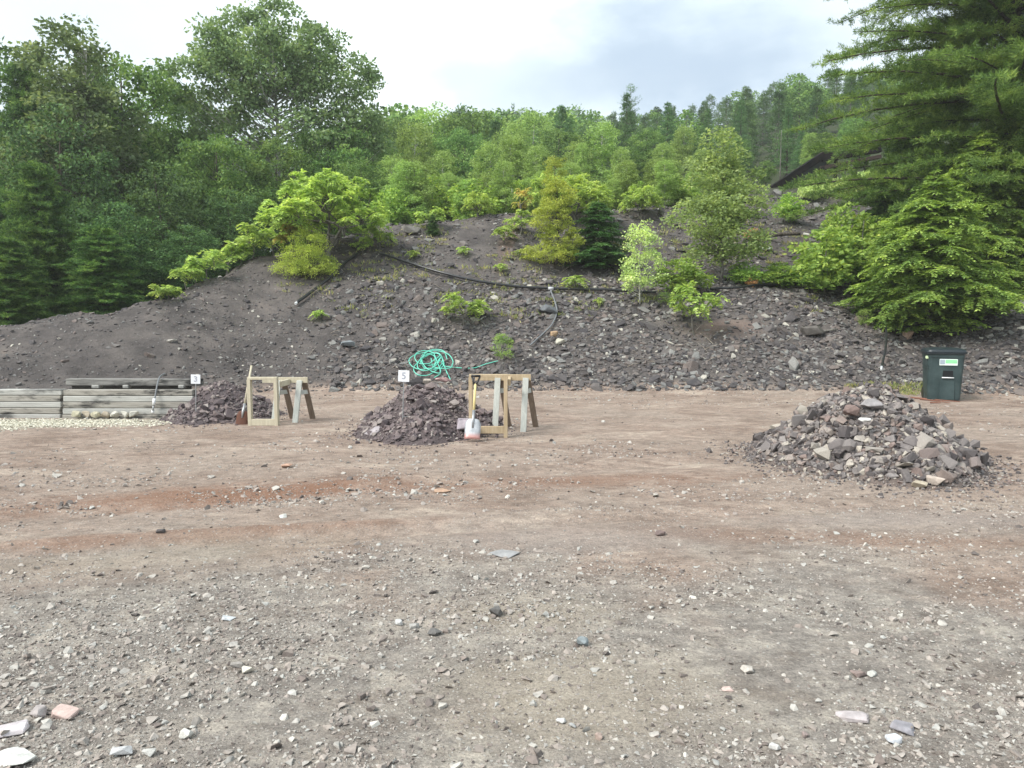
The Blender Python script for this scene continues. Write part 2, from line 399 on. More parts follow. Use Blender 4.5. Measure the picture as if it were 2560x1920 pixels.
rust = t.math('MAXIMUM', blob(-2.65, 6.7, 1.8, .5, .8, .34), t.math('MULTIPLY', blob(.2, 7.2, 2.6, .34, .9, .12), .6))
rust = t.math('MAXIMUM', rust, t.math('MULTIPLY', blob(-2.6, 5.35, 2.3, .17, .8, .22), .6))
rust = t.math('MAXIMUM', rust, t.math('MULTIPLY', blob(2.6, 5.3, 2.6, .26, .9, -.1), .45))
rust = t.math('MAXIMUM', rust, t.math('MULTIPLY', blob(-2.2, 4.6, 1.8, .22, .8, .35), .2))
flat = t.mix(t.math('MULTIPLY', rust, .72), flat, (.225, .115, .070))
tanp = t.math('MAXIMUM', blob(.25, 3.05, .75, .55, .6), t.math('MAXIMUM', blob(.1, 3.9, .6, .35, .6), t.math('MULTIPLY', blob(-2.4, 4.9, 1.6, .4, .7, .3), .6)))
flat = t.mix(t.math('MULTIPLY', tanp, .5), flat, (.36, .31, .245))
damp = t.math('MAXIMUM', blob(.3, 5.3, 1.2, .5, .8), blob(3.2, 5.9, 1.6, .35, .8))
flat = t.mix(t.math('MULTIPLY', damp, .35), flat, (.33, .30, .28))
# pale crushed stone below the timber wall
pale = t.math('MAXIMUM', blob(-7.7, 11.4, 2.7, .5, .2, .12), blob(-9.0, 11.0, 2.0, .6, .2, .2))
flat = t.mix(pale, flat, t.ramp(fine, [(.3, (.42, .40, .31)), (.7, (.62, .60, .50))]))
grits = t.voro(v3, 55); gcol = t.n('ShaderNodeSeparateColor'); t.l(grits.outputs['Color'], gcol.inputs[0])
gk = t.math('MULTIPLY', t.step(gcol.outputs[0], .72, .78), t.step(grits.outputs['Distance'], .42, .3))
flat = t.mix(t.math('MULTIPLY', gk, .6), flat, t.ramp(gcol.outputs[1], [(0, (.12, .10, .10)), (.45, (.30, .27, .25)), (1, (.5, .48, .45))]))
# slope: dark purple grey shale fines
slope = t.ramp(t.noise(v3, 1.1, 7, .68), [(.30, (.054, .049, .048)), (.48, (.092, .083, .080)), (.62, (.135, .120, .112)), (.75, (.19, .16, .14))])
slope = t.mix(t.math('MULTIPLY', t.step(t.noise(v3, 7, 5, .7), .55, .7), .4), slope, (.17, .15, .145))
sm = t.step(t.math('ADD', pz, t.math('MULTIPLY_ADD', big, .3, -.15)), .04, .28)
path_ = t.math('MAXIMUM', blob(-.1, 23.2, 2.2, .28, .5, 1.45), t.math('MULTIPLY', blob(5.4, 18.6, 1.1, .5, .5), .8))
slope = t.mix(t.math('MULTIPLY', path_, .75), slope, (.19, .135, .115))
c = t.mix(sm, flat, slope)
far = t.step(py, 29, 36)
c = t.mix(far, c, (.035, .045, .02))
c = t.mix(1.0, c, t.ramp(grit, [(.3, (.74, .74, .74)), (.7, (1.26, 1.25, 1.23))]), 'MULTIPLY')
t.l(c, t.b.inputs['Base Color'])
b = t.bump(fine, .55, .05); b = t.bump(grit, .6, .012, b); b = t.bump(trk, .5, .07, b); b = t.bump(trk2, .5, .05, b); b = t.bump(mot, .6, .03, b)
t.l(b, t.b.inputs['Normal'])
go = mb.build('ground', gm, smooth=True); tag(go, 'brown and grey gravel yard rising into a dark shale slope', kind='structure')

# ------------------------------------------------------------------ rocks
def rock_template(seed, flat=.5, n=16, el=.7):
    r = random.Random(seed); bm = bmesh.new()
    for _ in range(n):
        a = Vector((r.gauss(0, 1), r.gauss(0, 1), r.gauss(0, 1))).normalized()
        a = Vector([math.copysign(abs(k) ** .6, k) for k in a]) * r.uniform(.82, 1)
        bm.verts.new((a.x * .5, a.y * .5 * el, a.z * .5 * flat))
    res = bmesh.ops.convex_hull(bm, input=bm.verts)
    bmesh.ops.delete(bm, geom=list({g for g in res['geom_interior'] + res['geom_unused'] if isinstance(g, bmesh.types.BMVert)}), context='VERTS')
    bmesh.ops.triangulate(bm, faces=bm.faces[:])
    bm.verts.index_update(); v = np.array([x.co[:] for x in bm.verts]); f = np.array([[w.index for w in fc.verts] for fc in bm.faces]); bm.free()
    return v, f
SLAB = [rock_template(s, .30, 11, .7) for s in range(10)]
CHUNK = [rock_template(50 + s, .62, 12, .8) for s in range(10)]
PEB = [rock_template(90 + s, .6, 8, .8) for s in range(8)]
def rots(n, tilt, rg=R):
    """random rotations: yaw free, tilt about"""
    yaw = rg.uniform(0, 2 * np.pi, n); a = rg.uniform(0, 2 * np.pi, n); th = rg.normal(0, tilt, n)
    cz, sz = np.cos(yaw), np.sin(yaw); Z = np.zeros((n, 3, 3)); Z[:, 0, 0] = cz; Z[:, 0, 1] = -sz; Z[:, 1, 0] = sz; Z[:, 1, 1] = cz; Z[:, 2, 2] = 1
    k = np.stack([np.cos(a), np.sin(a), np.zeros(n)], -1); K = np.zeros((n, 3, 3))
    K[:, 0, 2] = k[:, 1]; K[:, 1, 2] = -k[:, 0]; K[:, 2, 0] = -k[:, 1]; K[:, 2, 1] = k[:, 0]
    I = np.eye(3)[None]; Rk = I + np.sin(th)[:, None, None] * K + (1 - np.cos(th))[:, None, None] * (K @ K)
    return Rk @ Z
def scatter(mb, pos, size, temps, tilt, slopeM=None):
    n = len(pos); M = rots(n, tilt); k = R.integers(0, len(temps), n)
    if slopeM is not None: M = slopeM @ M
    for i, (v, f) in enumerate(temps):
        s = np.where(k == i)[0]
        if not len(s): continue
        sc = size[s][:, None] * R.uniform(.75, 1.25, (len(s), 3))
        vv = v[None] * sc[:, None]; vv = np.einsum('nij,nkj->nki', M[s], vv) + pos[s][:, None]
        ff = (f[None] + (np.arange(len(s)) * len(v))[:, None, None]).reshape(-1, 3)
        mb.add(vv.reshape(-1, 3), t=ff)
def normals(x, y, e=.12):
    dx = (H(x + e, y) - H(x - e, y)) / (2 * e); dy = (H(x, y + e) - H(x, y - e)) / (2 * e)
    return unit(np.stack([-dx, -dy, np.ones_like(dx)], -1))
def align(n):
    """matrices turning +z onto n"""
    z = n; x = unit(np.cross(np.tile([0, 1.0, 0], (len(n), 1)), z)); y = np.cross(z, x)
    return np.stack([x, y, z], -1)

SHALE = stonemat("shale", [(0, (.036, .034, .037)), (.25, (.066, .062, .066)), (.5, (.105, .096, .094)), (.68, (.15, .122, .110)), (.84, (.155, .158, .156)), (.96, (.22, .22, .21)), (1, (.46, .44, .38))], 5, (.17, .15, .138), .4)
GRAVEL = stonemat("gravel", [(0, (.09, .08, .076)), (.18, (.19, .16, .145)), (.40, (.30, .265, .24)), (.62, (.36, .33, .30)), (.84, (.38, .38, .36)), (.97, (.46, .44, .40)), (1, (.62, .60, .55))], 9, (.33, .285, .245), .45)
RUBBLE = stonemat("rubble", [(0, (.055, .048, .05)), (.25, (.105, .095, .095)), (.45, (.155, .14, .138)), (.62, (.21, .195, .19)), (.76, (.195, .145, .13)), (.9, (.29, .27, .245)), (1, (.42, .385, .33))], 6, (.24, .21, .19), .5)
PURPLE = stonemat("purple_shale", [(0, (.075, .062, .068)), (.35, (.125, .10, .105)), (.6, (.17, .135, .135)), (.85, (.22, .19, .18)), (1, (.34, .31, .29))], 6, (.19, .155, .145), .5)

# slope rubble, denser low down and to the right
n = 175000
tt = R.uniform(-.98, .98, n); yy = R.uniform(13, 33, n) ; xx = tt * yy
h = H(xx, yy); on = h > .05
dens = .42 + .75 * np.clip((tt + .42) * 2.2, 0, 1) * np.clip(1.35 - h / 3.0, .25, 1) + .7 * fbm(xx * .5, yy * .5, 3, 5)
dens = np.where(h > 2.8, dens * .55, dens); dens = np.where(tt < -.3, dens * .85, dens)
bare = np.exp(-(((xx - 5.2) / 1.1) ** 2 + ((yy - 18.7) / .7) ** 2)) + .9 * np.exp(-(((xx - (-1.2)) / .7) ** 2 + ((yy - 23) / 2.2) ** 2))
on &= (R.random(n) < dens * (1 - bare)) & ((yy < 27) | (h > 4.5)) & (yy < 36)
xx, yy, h = xx[on], yy[on], h[on]
sz = np.clip(R.lognormal(-2.52, .5, len(xx)), .03, .5); sz *= np.where(tt[on] < -.25, .62, 1.0) * np.where((np.abs(h - 2.2) < .6) & (tt[on] > .0), 1.25, 1)
nm = normals(xx, yy); A = align(nm)
mb = MB(); scatter(mb, np.stack([xx, yy, h], -1) + nm * (sz * .06)[:, None], sz, SLAB + CHUNK[:5], .38, A)
tag(mb.build('slope_rubble', SHALE), 'loose dark shale slabs and chips covering the slope', 'rubble', kind='stuff')

# yard gravel
def gravel(n, ymin, ymax, mu, sg, dens, lift=.1, smax=.06, tmax=.82):
    yy = np.exp(R.uniform(math.log(ymin), math.log(ymax), n)); tt = R.uniform(-tmax, tmax, n); xx = tt * yy
    h = H(xx, yy); k = (R.random(n) < dens(xx, yy)) & (h < .25); xx, yy, h = xx[k], yy[k], h[k]
    sz = np.clip(R.lognormal(mu, sg, len(xx)), .005, smax)
    mb_ = MB(); scatter(mb_, np.stack([xx, yy, h + sz * R.uniform(-.12, .16, len(sz))], -1), sz, PEB, .35); return mb_
def d1(x, y):
    a = .36 + 1.25 * fbm(x * .9, y * 1.4, 5, 41) + .28 * np.clip((4.8 - y) / 2, -1, 1)
    a = a + .45 * np.exp(-(((x + 1.9) / 1.5) ** 2 + ((y - 3.7) / .8) ** 2)) + .2 * np.clip(x / y - .1, 0, .5)
    a = a - .35 * np.exp(-(((x + .1) / .8) ** 2 + ((y - 3.2) / .8) ** 2)) - .3 * np.exp(-(((x + 2.6) / 1.8) ** 2 + ((y - 5.4) / .6) ** 2))
    return np.clip(a, .05, 1)
mb = gravel(150000, 2.3, 7.5, -4.8, .72, d1)
m3 = gravel(2300, 2.3, 7, -3.6, .35, lambda x, y: np.clip(.25 + fbm(x, y, 3, 52) + .6 * np.exp(-(((x + 1.9) / 1.5) ** 2 + ((y - 3.8) / .7) ** 2)), 0, 1), smax=.07)
mb.add(np.concatenate(m3.v), t=np.concatenate(m3.t))
m2 = gravel(60000, 6.0, 16.8, -4.05, .65, lambda x, y: np.clip(.16 + 1.3 * fbm(x * .8, y * 1.5, 4, 77) + .5 * np.exp(-((y - 15.6) / 1.0) ** 2), .03, 1), smax=.09)
mb.add(np.concatenate(m2.v), t=np.concatenate(m2.t))
tag(mb.build('yard_gravel', GRAVEL), 'pale and grey pebbles strewn over the yard floor', 'gravel', kind='stuff')
n = 8200; xx = R.uniform(-11, -5.3, n); yy = R.uniform(10.2, 12.1, n); q = np.minimum(((xx + 7.7) / 2.7) ** 2 + ((yy - 11.4) / .55) ** 2, ((xx + 9) / 2) ** 2 + ((yy - 11.0) / .65) ** 2) < R.uniform(.5, 1.2, n)
xx, yy = xx[q], yy[q]; sz = R.uniform(.015, .05, len(xx)); mb = MB(); scatter(mb, np.stack([xx, yy, H(xx, yy) + sz * .1], -1), sz, PEB, .3)
PALEST = stonemat("pale_stone", [(0, (.38, .36, .28)), (.5, (.55, .53, .44)), (1, (.72, .70, .60))], 8, (.5, .48, .38), .3)
tag(mb.build('crushed_limestone', PALEST), 'cream crushed stone spread below the timber wall', 'gravel', kind='stuff')

# ------------------------------------------------------------------ heaps
def heap(name, label, cx, cy, rx, ry, hh, mstone, nst, smu, smax, nbig, seed, corecol, irregular=.34, big0=.1, skirt=1.07):
    rg = np.random.default_rng(seed); base = Hf(cx, cy)
    root = empty(name, (cx, cy, base), 0, label, 'stone heap')
    def prof(x, y):
        ang = np.arctan2(y / ry, x / rx); w = 1 + irregular * fbm(np.cos(ang) * 1.5 + 5, np.sin(ang) * 1.5 + seed, 3, seed)
        d = np.sqrt((x / rx) ** 2 + (y / ry) ** 2) / w
        z = hh * np.clip(1 - d, 0, 1) ** 1.08 * (1 - .12 * np.exp(-(d * 4) ** 2)) * (1 + .30 * fbm(x * 1.7 + seed, y * 1.7, 3, seed + 2))
        return z + .05 * fbm(x * 3, y * 3, 3, seed + 4) * np.clip(1.2 - d, 0, 1), d
    g = np.linspace(-1.35, 1.35, 90); X, Y = np.meshgrid(g * rx, g * ry); z, d = prof(X, Y)
    gz = H(X + cx, Y + cy) - base
    z = np.where(d < 1.0, gz + z, gz - .03 - .05 * np.clip(d - 1, 0, 1))
    k = 90; ii = np.arange(k - 1)[:, None] * k + np.arange(k - 1)[None]
    keep = (d < 1.12); kk = keep[:-1, :-1] & keep[1:, 1:] & keep[:-1, 1:] & keep[1:, :-1]
    m_ = MB(); m_.add(np.stack([X, Y, z], -1).reshape(-1, 3), q=np.stack([ii, ii + 1, ii + k + 1, ii + k], -1)[kk].reshape(-1, 4))
    cm = mat(name + "_fines", rough=.9, spec=.15); tt_ = NT(cm); vv = tt_.coord('Object')
    nn = tt_.noise(vv, 7, 7, .7); tt_.l(tt_.ramp(nn, [(.3, tuple(c * .62 for c in corecol)), (.55, corecol), (.75, tuple(c * 1.5 for c in corecol))]), tt_.b.inputs['Base Color'])
    tt_.l(tt_.bump(tt_.noise(vv, 35, 5, .7), .8, .03), tt_.b.inputs['Normal'])
    m_.build('earth_core', cm, root, smooth=True)
    a = rg.uniform(0, 2 * np.pi, nst); r = np.sqrt(rg.uniform(0, 1, nst)) * skirt; r = np.where(r > .97, .97 + (r - .97) * rg.uniform(0, 5.0, nst), r)
    wa = 1 + irregular * fbm(np.cos(a) * 1.5 + 5, np.sin(a) * 1.5 + seed, 3, seed); x = np.cos(a) * r * rx * wa; y = np.sin(a) * r * ry * wa
    sz = np.clip(rg.lognormal(smu, .5, nst), .02, smax)
    sz *= np.where(r > .92, .45, 1) * np.where(rg.random(nst) < .5, .5, 1) * np.where(r > .55, 1.12, .95)
    order = np.argsort(-sz); x, y, sz = x[order], y[order], sz[order]
    zz, d = prof(x, y); gz = H(x + cx, y + cy) - base; e = .03
    nrm = unit(np.stack([-(prof(x + e, y)[0] - prof(x - e, y)[0]) / (2 * e), -(prof(x, y + e)[0] - prof(x, y - e)[0]) / (2 * e), np.ones(nst)], -1))
    pos = np.stack([x, y, gz + np.maximum(zz, 0)], -1) + nrm * (sz * .12)[:, None]
    m_ = MB(); scatter(m_, pos[nbig:], sz[nbig:], CHUNK + SLAB[:4], .6, align(nrm[nbig:]))
    tag(m_.build('small_stones', mstone, root), kind='stuff')
    meshes = []
    for v_, f_ in CHUNK[:8] + SLAB[:3]:
        q_ = MB(); q_.add(v_, t=f_); me = q_.mesh('stone'); me.materials.append(mstone); meshes.append(me)
    for i in range(nbig):
        o = bpy.data.objects.new('stone', meshes[rg.integers(0, len(meshes))]); C.objects.link(o); o.parent = root
        o.location = pos[i] + nrm[i] * sz[i] * .1; o.rotation_euler = (rg.normal(0, .45), rg.normal(0, .45), rg.uniform(0, 6.28))
        s_ = sz[i]; o.scale = (s_ * rg.uniform(.8, 1.2), s_ * rg.uniform(.8, 1.2), s_ * rg.uniform(.85, 1.3))
    return root, prof
pp = G(2180, 1105); heapR, profR = heap('stone_heap', 'tall heap of broken grey and tan stones in front of the green bin', 4.08, 8.4, 1.34, 1.36, 1.0, RUBBLE, 13000, -2.85, .19, 95, 4, (.16, .13, .115))
heap('stone_heap', 'purplish shale heap behind the small number 3 sign', -4.85, 12.35, .98, .98, .64, PURPLE, 3600, -3.0, .18, 40, 8, (.115, .095, .098))
heap('stone_heap', 'dark shale heap behind the small number 5 sign and below the green hose', -1.22, 10.95, 1.06, 1.4, .82, PURPLE, 5000, -2.95, .2, 60, 12, (.105, .085, .085))

# ------------------------------------------------------------------ single rocks
def rock(u, v, wpx, flat, colr, label, name='rock', rz=None, tilt=(0, 0), seed=None, at=None, el=.75, sink=.25, smooth=False):
    p = at if at is not None else G(u, v); w = wpx / F * p.y
    seed = seed if seed is not None else int(u * 7 + v)
    r = random.Random(seed); bm = bmesh.new()
    for _ in range(15):
        a = Vector((r.gauss(0, 1), r.gauss(0, 1), r.gauss(0, 1))).normalized()
        a = Vector([math.copysign(abs(k) ** .7, k) for k in a]) * r.uniform(.78, 1)
        bm.verts.new((a.x * .52 * w, a.y * .52 * w * el, a.z * .52 * w * flat))
    res = bmesh.ops.convex_hull(bm, input=bm.verts)
    bmesh.ops.delete(bm, geom=list({g for g in res['geom_interior'] + res['geom_unused'] if isinstance(g, bmesh.types.BMVert)}), context='VERTS')
    bmesh.ops.bevel(bm, geom=bm.edges[:], offset=w * .02, segments=1, affect='EDGES')
    me = bpy.data.meshes.new(name); bm.to_mesh(me); bm.free()
    m = mat('rock_' + str(len(bpy.data.materials)), rough=.75, spec=.3); q = NT(m); vv = q.coord('Object')
    nn = q.noise(vv, 3.2 / max(w, .05), 6, .65); q.l(q.ramp(nn, [(.3, tuple(c * .7 for c in colr)), (.55, colr), (.72, tuple(min(c * 1.3, .85) for c in colr))]), q.b.inputs['Base Color'])
    q.l(q.bump(nn, .5, w * .06), q.b.inputs['Normal'])
    me.materials.append(m); o = bpy.data.objects.new(name, me); C.objects.link(o)
    o.location = p + Vector((0, 0, w * flat * .5 * (1 - sink))); o.rotation_euler = (tilt[0], tilt[1], rz if rz is not None else r.uniform(-.4, .4))
    return tag(o, label, 'rock')
GREY, DGREY, PINK, TAN, WHT, BLUE = (.27, .26, .25), (.13, .125, .12), (.52, .40, .36), (.36, .29, .22), (.55, .54, .52), (.22, .25, .26)
for a in [
 (870, 868, 42, .5, (.20, .22, .23), 'large blue-grey boulder on the slope up and left of the green hose'),
 (1375, 785, 60, .5, (.13, .14, .15), 'big dark slab below the pipe at the thin grey hose joint'),
 (1912, 627, 48, .25, (.42, .44, .43), 'pale flat slab lying below the eroded ledge by the right trees'),
 (1400, 862, 30, .6, (.5, .48, .40), 'pale cream block at the lower end of the thin grey hose'),
 (1385, 842, 26, .6, (.42, .29, .18), 'orange-tinted stone at the lower end of the thin grey hose'),
 (2030, 838, 70, .4, (.12, .11, .10), 'dark angular boulder on the talus left of the hemlock'),
 (1680, 520, 70, .5, (.2, .19, .18), 'grey boulder at the crest behind the tall sapling'),
 (1030, 585, 55, .5, (.2, .185, .17), 'stacked brown rock at the slope crest left of the bare path'),
 (1875, 508, 60, .5, (.09, .08, .075), 'black rounded boulder on the upper right ledge'),
 (430, 856, 28, .4, (.42, .40, .36), 'light buff stone midway up the left slope'),
 (700, 810, 12, .4, (.55, .52, .46), 'small whitish chip on the slope below the left pipe'),
 (2270, 850, 30, 1.0, (.42, .30, .23), 'upright pinkish stone under the hemlock left of the bin'),
 (1240, 1540, 46, .6, DGREY, 'dark grey stone in the yard centre, just above the sandy patch'),
 (1087, 1592, 42, .5, DGREY, 'dark rounded stone left of centre, below the pair of pale cobbles'),
 (1455, 1624, 38, .7, BLUE, 'blue-grey angular stone right of the rippled sandy patch'),
 (620, 1688, 34, .7, (.55, .52, .45), 'squarish cream cobble standing beside a flat grey stone'),
 (592, 1680, 38, .5, (.30, .28, .26), 'flat grey stone touching the squarish cream cobble'),
 (305, 1902, 62, .45, (.48, .48, .48), 'pale grey cobble at the bottom left edge of the gravel'),
 (374, 1900, 40, .6, (.48, .47, .44), 'wedge-shaped pale cobble right of the bottom left grey cobble'),
 (467, 1850, 40, .7, (.55, .54, .5), 'boxy off-white cobble in the lower left gravel'),
 (160, 1792, 92, .28, PINK, 'broad pink flat rock in the lower left corner area'),
 (95, 1798, 58, .5, (.33, .30, .29), 'brownish grey rock against the left end of the pink rock'),
 (20, 1840, 110, .22, (.5, .46, .47), 'large pale slab cut by the left photo edge'),
 (35, 1912, 130, .2, (.56, .56, .53), 'white slab half out of the bottom left corner'),
 (572, 1555, 42, .3, (.50, .52, .53), 'thin bluish-white stone at the far edge of the left gravel'),
 (1000, 1570, 28, .7, (.45, .45, .44), 'left one of the pair of pale cobbles near the yard centre'),
 (1034, 1572, 34, .5, (.33, .32, .30), 'right one of the pair of pale cobbles near the yard centre'),
 (1497, 1855, 28, .7, (.36, .28, .24), 'small brown-capped stone in the sandy bottom centre'),
 (1402, 1808, 30, .5, WHT, 'whitish stone pair left member in the sand at bottom centre'),
 (1430, 1822, 26, .5, (.38, .38, .37), 'grey stone pair right member in the sand at bottom centre'),
 (1820, 1732, 36, .3, PINK, 'flat pink stone in the lower right gravel'),
 (1936, 1880, 36, .6, WHT, 'white angular stone at the bottom right of centre'),
 (2010, 1845, 28, .6, (.30, .24, .22), 'brown stone just above the white angular stone'),
 (2235, 1868, 48, .6, (.55, .57, .60), 'bright white stone resting against a long grey slab'),
 (2255, 1835, 90, .22, (.26, .25, .27), 'long grey slab with a bright white stone against it'),
 (2130, 1800, 95, .2, (.42, .38, .38), 'long pale sunken slab at lower right'),
 (2145, 1690, 48, .4, (.27, .21, .19), 'reddish brown stone in a trio at right'),
 (2178, 1698, 30, .5, (.40, .40, .37), 'pale stone in the trio beside the reddish brown one'),
 (1865, 1682, 44, .4, (.42, .39, .35), 'buff stone in the middle of the right gravel'),
 (1262, 1390, 90, .14, (.30, .30, .30), 'large flat grey bedrock patch set in the yard floor'),
 (403, 1335, 30, .4, (.10, .09, .09), 'small black stone on the left brown track'),
 (710, 1297, 28, .4, (.5, .5, .47), 'small white stone on the rusty band'),
 (1105, 1230, 50, .16, (.40, .27, .19), 'flat orange stone near the yard centre'),
 (718, 1170, 34, .4, (.42, .27, .2), 'orange stone at the far edge of the rusty band'),
 (1650, 1340, 38, .35, (.16, .12, .11), 'dark brown stone on the right track'),
]: rock(*a)
# rocks on the heaps
def on_heap(u, v, Y): return P(u, v, Y)
rock(0, 0, 84, .45, (.36, .29, .22), 'long tan slab jutting from the right side of the tall stone heap', at=P(2298, 1118, 7.55), tilt=(.25, -.3), rz=.3, seed=5, sink=.9)
rock(0, 0, 52, .55, (.42, .36, .31), 'pale pinkish block at the foot of the tall stone heap', at=P(2338, 1205, 7.0), seed=6, sink=.6)
rock(0, 0, 44, .55, (.40, .35, .27), 'rounded buff block left of the pinkish one at the tall heap foot', at=P(2300, 1218, 6.95), seed=9, sink=.5)
rock(0, 0, 60, .45, (.26, .245, .245), 'grey slab lying near the top of the tall stone heap', at=P(2178, 1012, 7.95), tilt=(.1, .1), seed=15, sink=.8)
rock(0, 0, 46, .7, (.20, .145, .13), 'reddish block near the top left of the tall stone heap', at=P(2125, 1030, 7.95), seed=16, sink=.8)
rock(0, 0, 40, .35, (.55, .54, .52), 'white-topped slab over a dark gap in the tall stone heap', at=P(2162, 1052, 7.65), seed=19, sink=.7)
rock(0, 0, 66, .5, (.35, .31, .34), 'pale lilac rock at the foot of the dark heap beside the shovel', at=P(1160, 1065, 10.0), seed=22, sink=.7)
rock(0, 0, 60, .35, (.33, .30, .31), 'grey leaning slab at the left foot of the dark heap', at=P(932, 1085, 10.0), tilt=(.2, -.5), seed=23, sink=.6)
rock(0, 0, 46, .35, (.42, .28, .27), 'flat pink stone on top of the dark heap under the hose end', at=P(1108, 952, 11.2), seed=24, sink=.6)
rock(0, 0, 24, .7, (.40, .35, .30), 'buff pebble beside the pink stone on the dark heap', at=P(1068, 956, 11.3), seed=25, sink=.6)

# ------------------------------------------------------------------ plant materials
LM = dict(
 aspen=leafmat('aspen_leaf', [(.03, .055, .025), (.065, .108, .048), (.11, .165, .078), (.20, .25, .14)], .35),
 birchy=leafmat('birch_leaf', [(.06, .105, .03), (.11, .175, .05), (.165, .25, .075), (.26, .34, .13)], .4),
 midwood=leafmat('wood_leaf', [(.020, .048, .015), (.045, .098, .028), (.09, .16, .042), (.16, .235, .065)], .35),
 darkwood=leafmat('dark_leaf', [(.012, .030, .012), (.026, .058, .022), (.052, .105, .036), (.10, .165, .055)], .3),
 yellowg=leafmat('yellow_green_leaf', [(.10, .15, .025), (.17, .23, .035), (.25, .31, .05), (.36, .38, .09)], .4, ns=2.0),
 sumac=leafmat('sumac_leaf', [(.06, .105, .03), (.13, .20, .05), (.23, .31, .08), (.34, .39, .13)], .45, ns=2.2),
 sumacred=leafmat('sumac_autumn_leaf', [(.10, .15, .04), (.20, .23, .06), (.30, .25, .08), (.36, .16, .07)], .4, ns=3),
 maple=leafmat('maple_leaf', [(.05, .10, .02), (.10, .18, .03), (.17, .26, .04), (.28, .33, .06)], .4, ns=2.0),
 poplar=leafmat('poplar_leaf', [(.06, .10, .042), (.115, .175, .07), (.18, .25, .10), (.28, .34, .17)], .5, ns=2),
 greyg=leafmat('sapling_leaf', [(.10, .15, .06), (.17, .23, .09), (.25, .31, .13), (.38, .42, .22)], .4, ns=2),
 pine=leafmat('pine_needle', [(.010, .034, .012), (.028, .075, .020), (.07, .145, .030), (.16, .25, .045)], .25, ns=1.1),
 bigpine=leafmat('boughs', [(.020, .045, .012), (.045, .09, .018), (.095, .155, .028), (.18, .24, .045)], .3, ns=1.3),
 farpine=leafmat('far_needle', [(.018, .05, .022), (.035, .085, .034), (.06, .125, .046), (.10, .18, .062)], .2, ns=.6),
 hemlock=leafmat('hemlock_needle', [(.04, .075, .02), (.085, .14, .032), (.155, .22, .045), (.26, .32, .075)], .35, ns=2.0),
 spruce=leafmat('spruce_needle', [(.02, .055, .018), (.034, .088, .028), (.06, .13, .04), (.10, .18, .06)], .2, ns=2.0),
 larch=leafmat('larch_needle', [(.10, .14, .018), (.15, .19, .022), (.21, .25, .03), (.30, .33, .055)], .35, ns=2.0),
 grass=leafmat('weed_leaf', [(.06, .08, .03), (.10, .12, .045), (.16, .15, .07), (.22, .19, .10)], .35, ns=4),
 orange=leafmat('rusty_leaf', [(.12, .06, .02), (.25, .11, .035), (.34, .17, .05), (.32, .24, .08)], .35, ns=4),
)
BARK = barkmat('bark_brown', (.035, .028, .022), (.10, .085, .07)); PALEB = barkmat('bark_pale', (.22, .21, .18), (.55, .55, .5), 6, 9)
GREYB = barkmat('bark_grey', (.08, .075, .065), (.20, .19, .17))

# ------------------------------------------------------------------ tree generators (unit: metres, origin at the foot)
def broadleaf(name, lm, bark, Ht, lobes, nclu, nleaf, L, cr, rg, tr=.012, nbr=.5, wratio=.8, lean=0, flatc=.6, up=.35, clear=.0):
    root = empty(name, (0, 0, 0)); tk = MB(); cr_ = MB()
    top = Ht * .9; zz = np.linspace(0, top, 9); wob = np.cumsum(rg.normal(0, Ht * .006, (9, 2)), 0); wob[0] = 0
    ax = np.stack([wob[:, 0] + lean * (zz / top) ** 1.5, wob[:, 1], zz], -1)
    tube(tk, ax, np.linspace(tr * Ht, tr * Ht * .18, 9), 8)
    lobes = np.array(lobes, float); vol = lobes[:, 3] * lobes[:, 4] * lobes[:, 5]; k = rg.choice(len(lobes), nclu, p=vol ** .8 / (vol ** .8).sum())
    d = unit(rg.normal(size=(nclu, 3))); r = rg.uniform(.2, 1, nclu) ** .3; c = lobes[k, :3] + d * r[:, None] * lobes[k, 3:]
    c[:, 2] = np.maximum(c[:, 2], .04 * Ht + clear)
    for i in range(int(nclu * nbr)):
        p = c[i]; ro = np.hypot(p[0], p[1]); z0 = np.clip(p[2] - ro * rg.uniform(.5, 1.0), Ht * .06 + clear * .5, top * .97)
        a0 = np.array([np.interp(z0, zz, ax[:, 0]), np.interp(z0, zz, ax[:, 1]), z0]); m = (a0 + p) / 2 + np.array([0, 0, -.08 * ro]) + rg.normal(0, .04 * ro + .01, 3)
        rr = tr * Ht * .35 * (1 - z0 / Ht * .7)
        tube(tk, spline([a0, m, p], 3), np.linspace(rr, rr * .2, 7), 4, False)
    cs = cr * rg.uniform(.6, 1.35, nclu)
    n = nclu * nleaf; ci = np.repeat(np.arange(nclu), nleaf)
    off = unit(rg.normal(size=(n, 3)) + np.array([0, 0, .35])) * (rg.uniform(0, 1, n) ** .38)[:, None] * cs[ci][:, None]; off[:, 2] *= flatc
    cc = c[ci] + off
    dd = unit(off) * .6 + rg.normal(size=(n, 3)) * .6 + np.array([0, 0, -.25]); nn = rg.normal(size=(n, 3)) * .8 + np.array([0, 0, up])
    blades(cr_, cc, dd, nn, L * rg.uniform(.45, 1.45, n), L * wratio * rg.uniform(.7, 1.2, n))
    cr_.build('crown', lm, root); tk.build('trunk', bark, root, True)
    return root
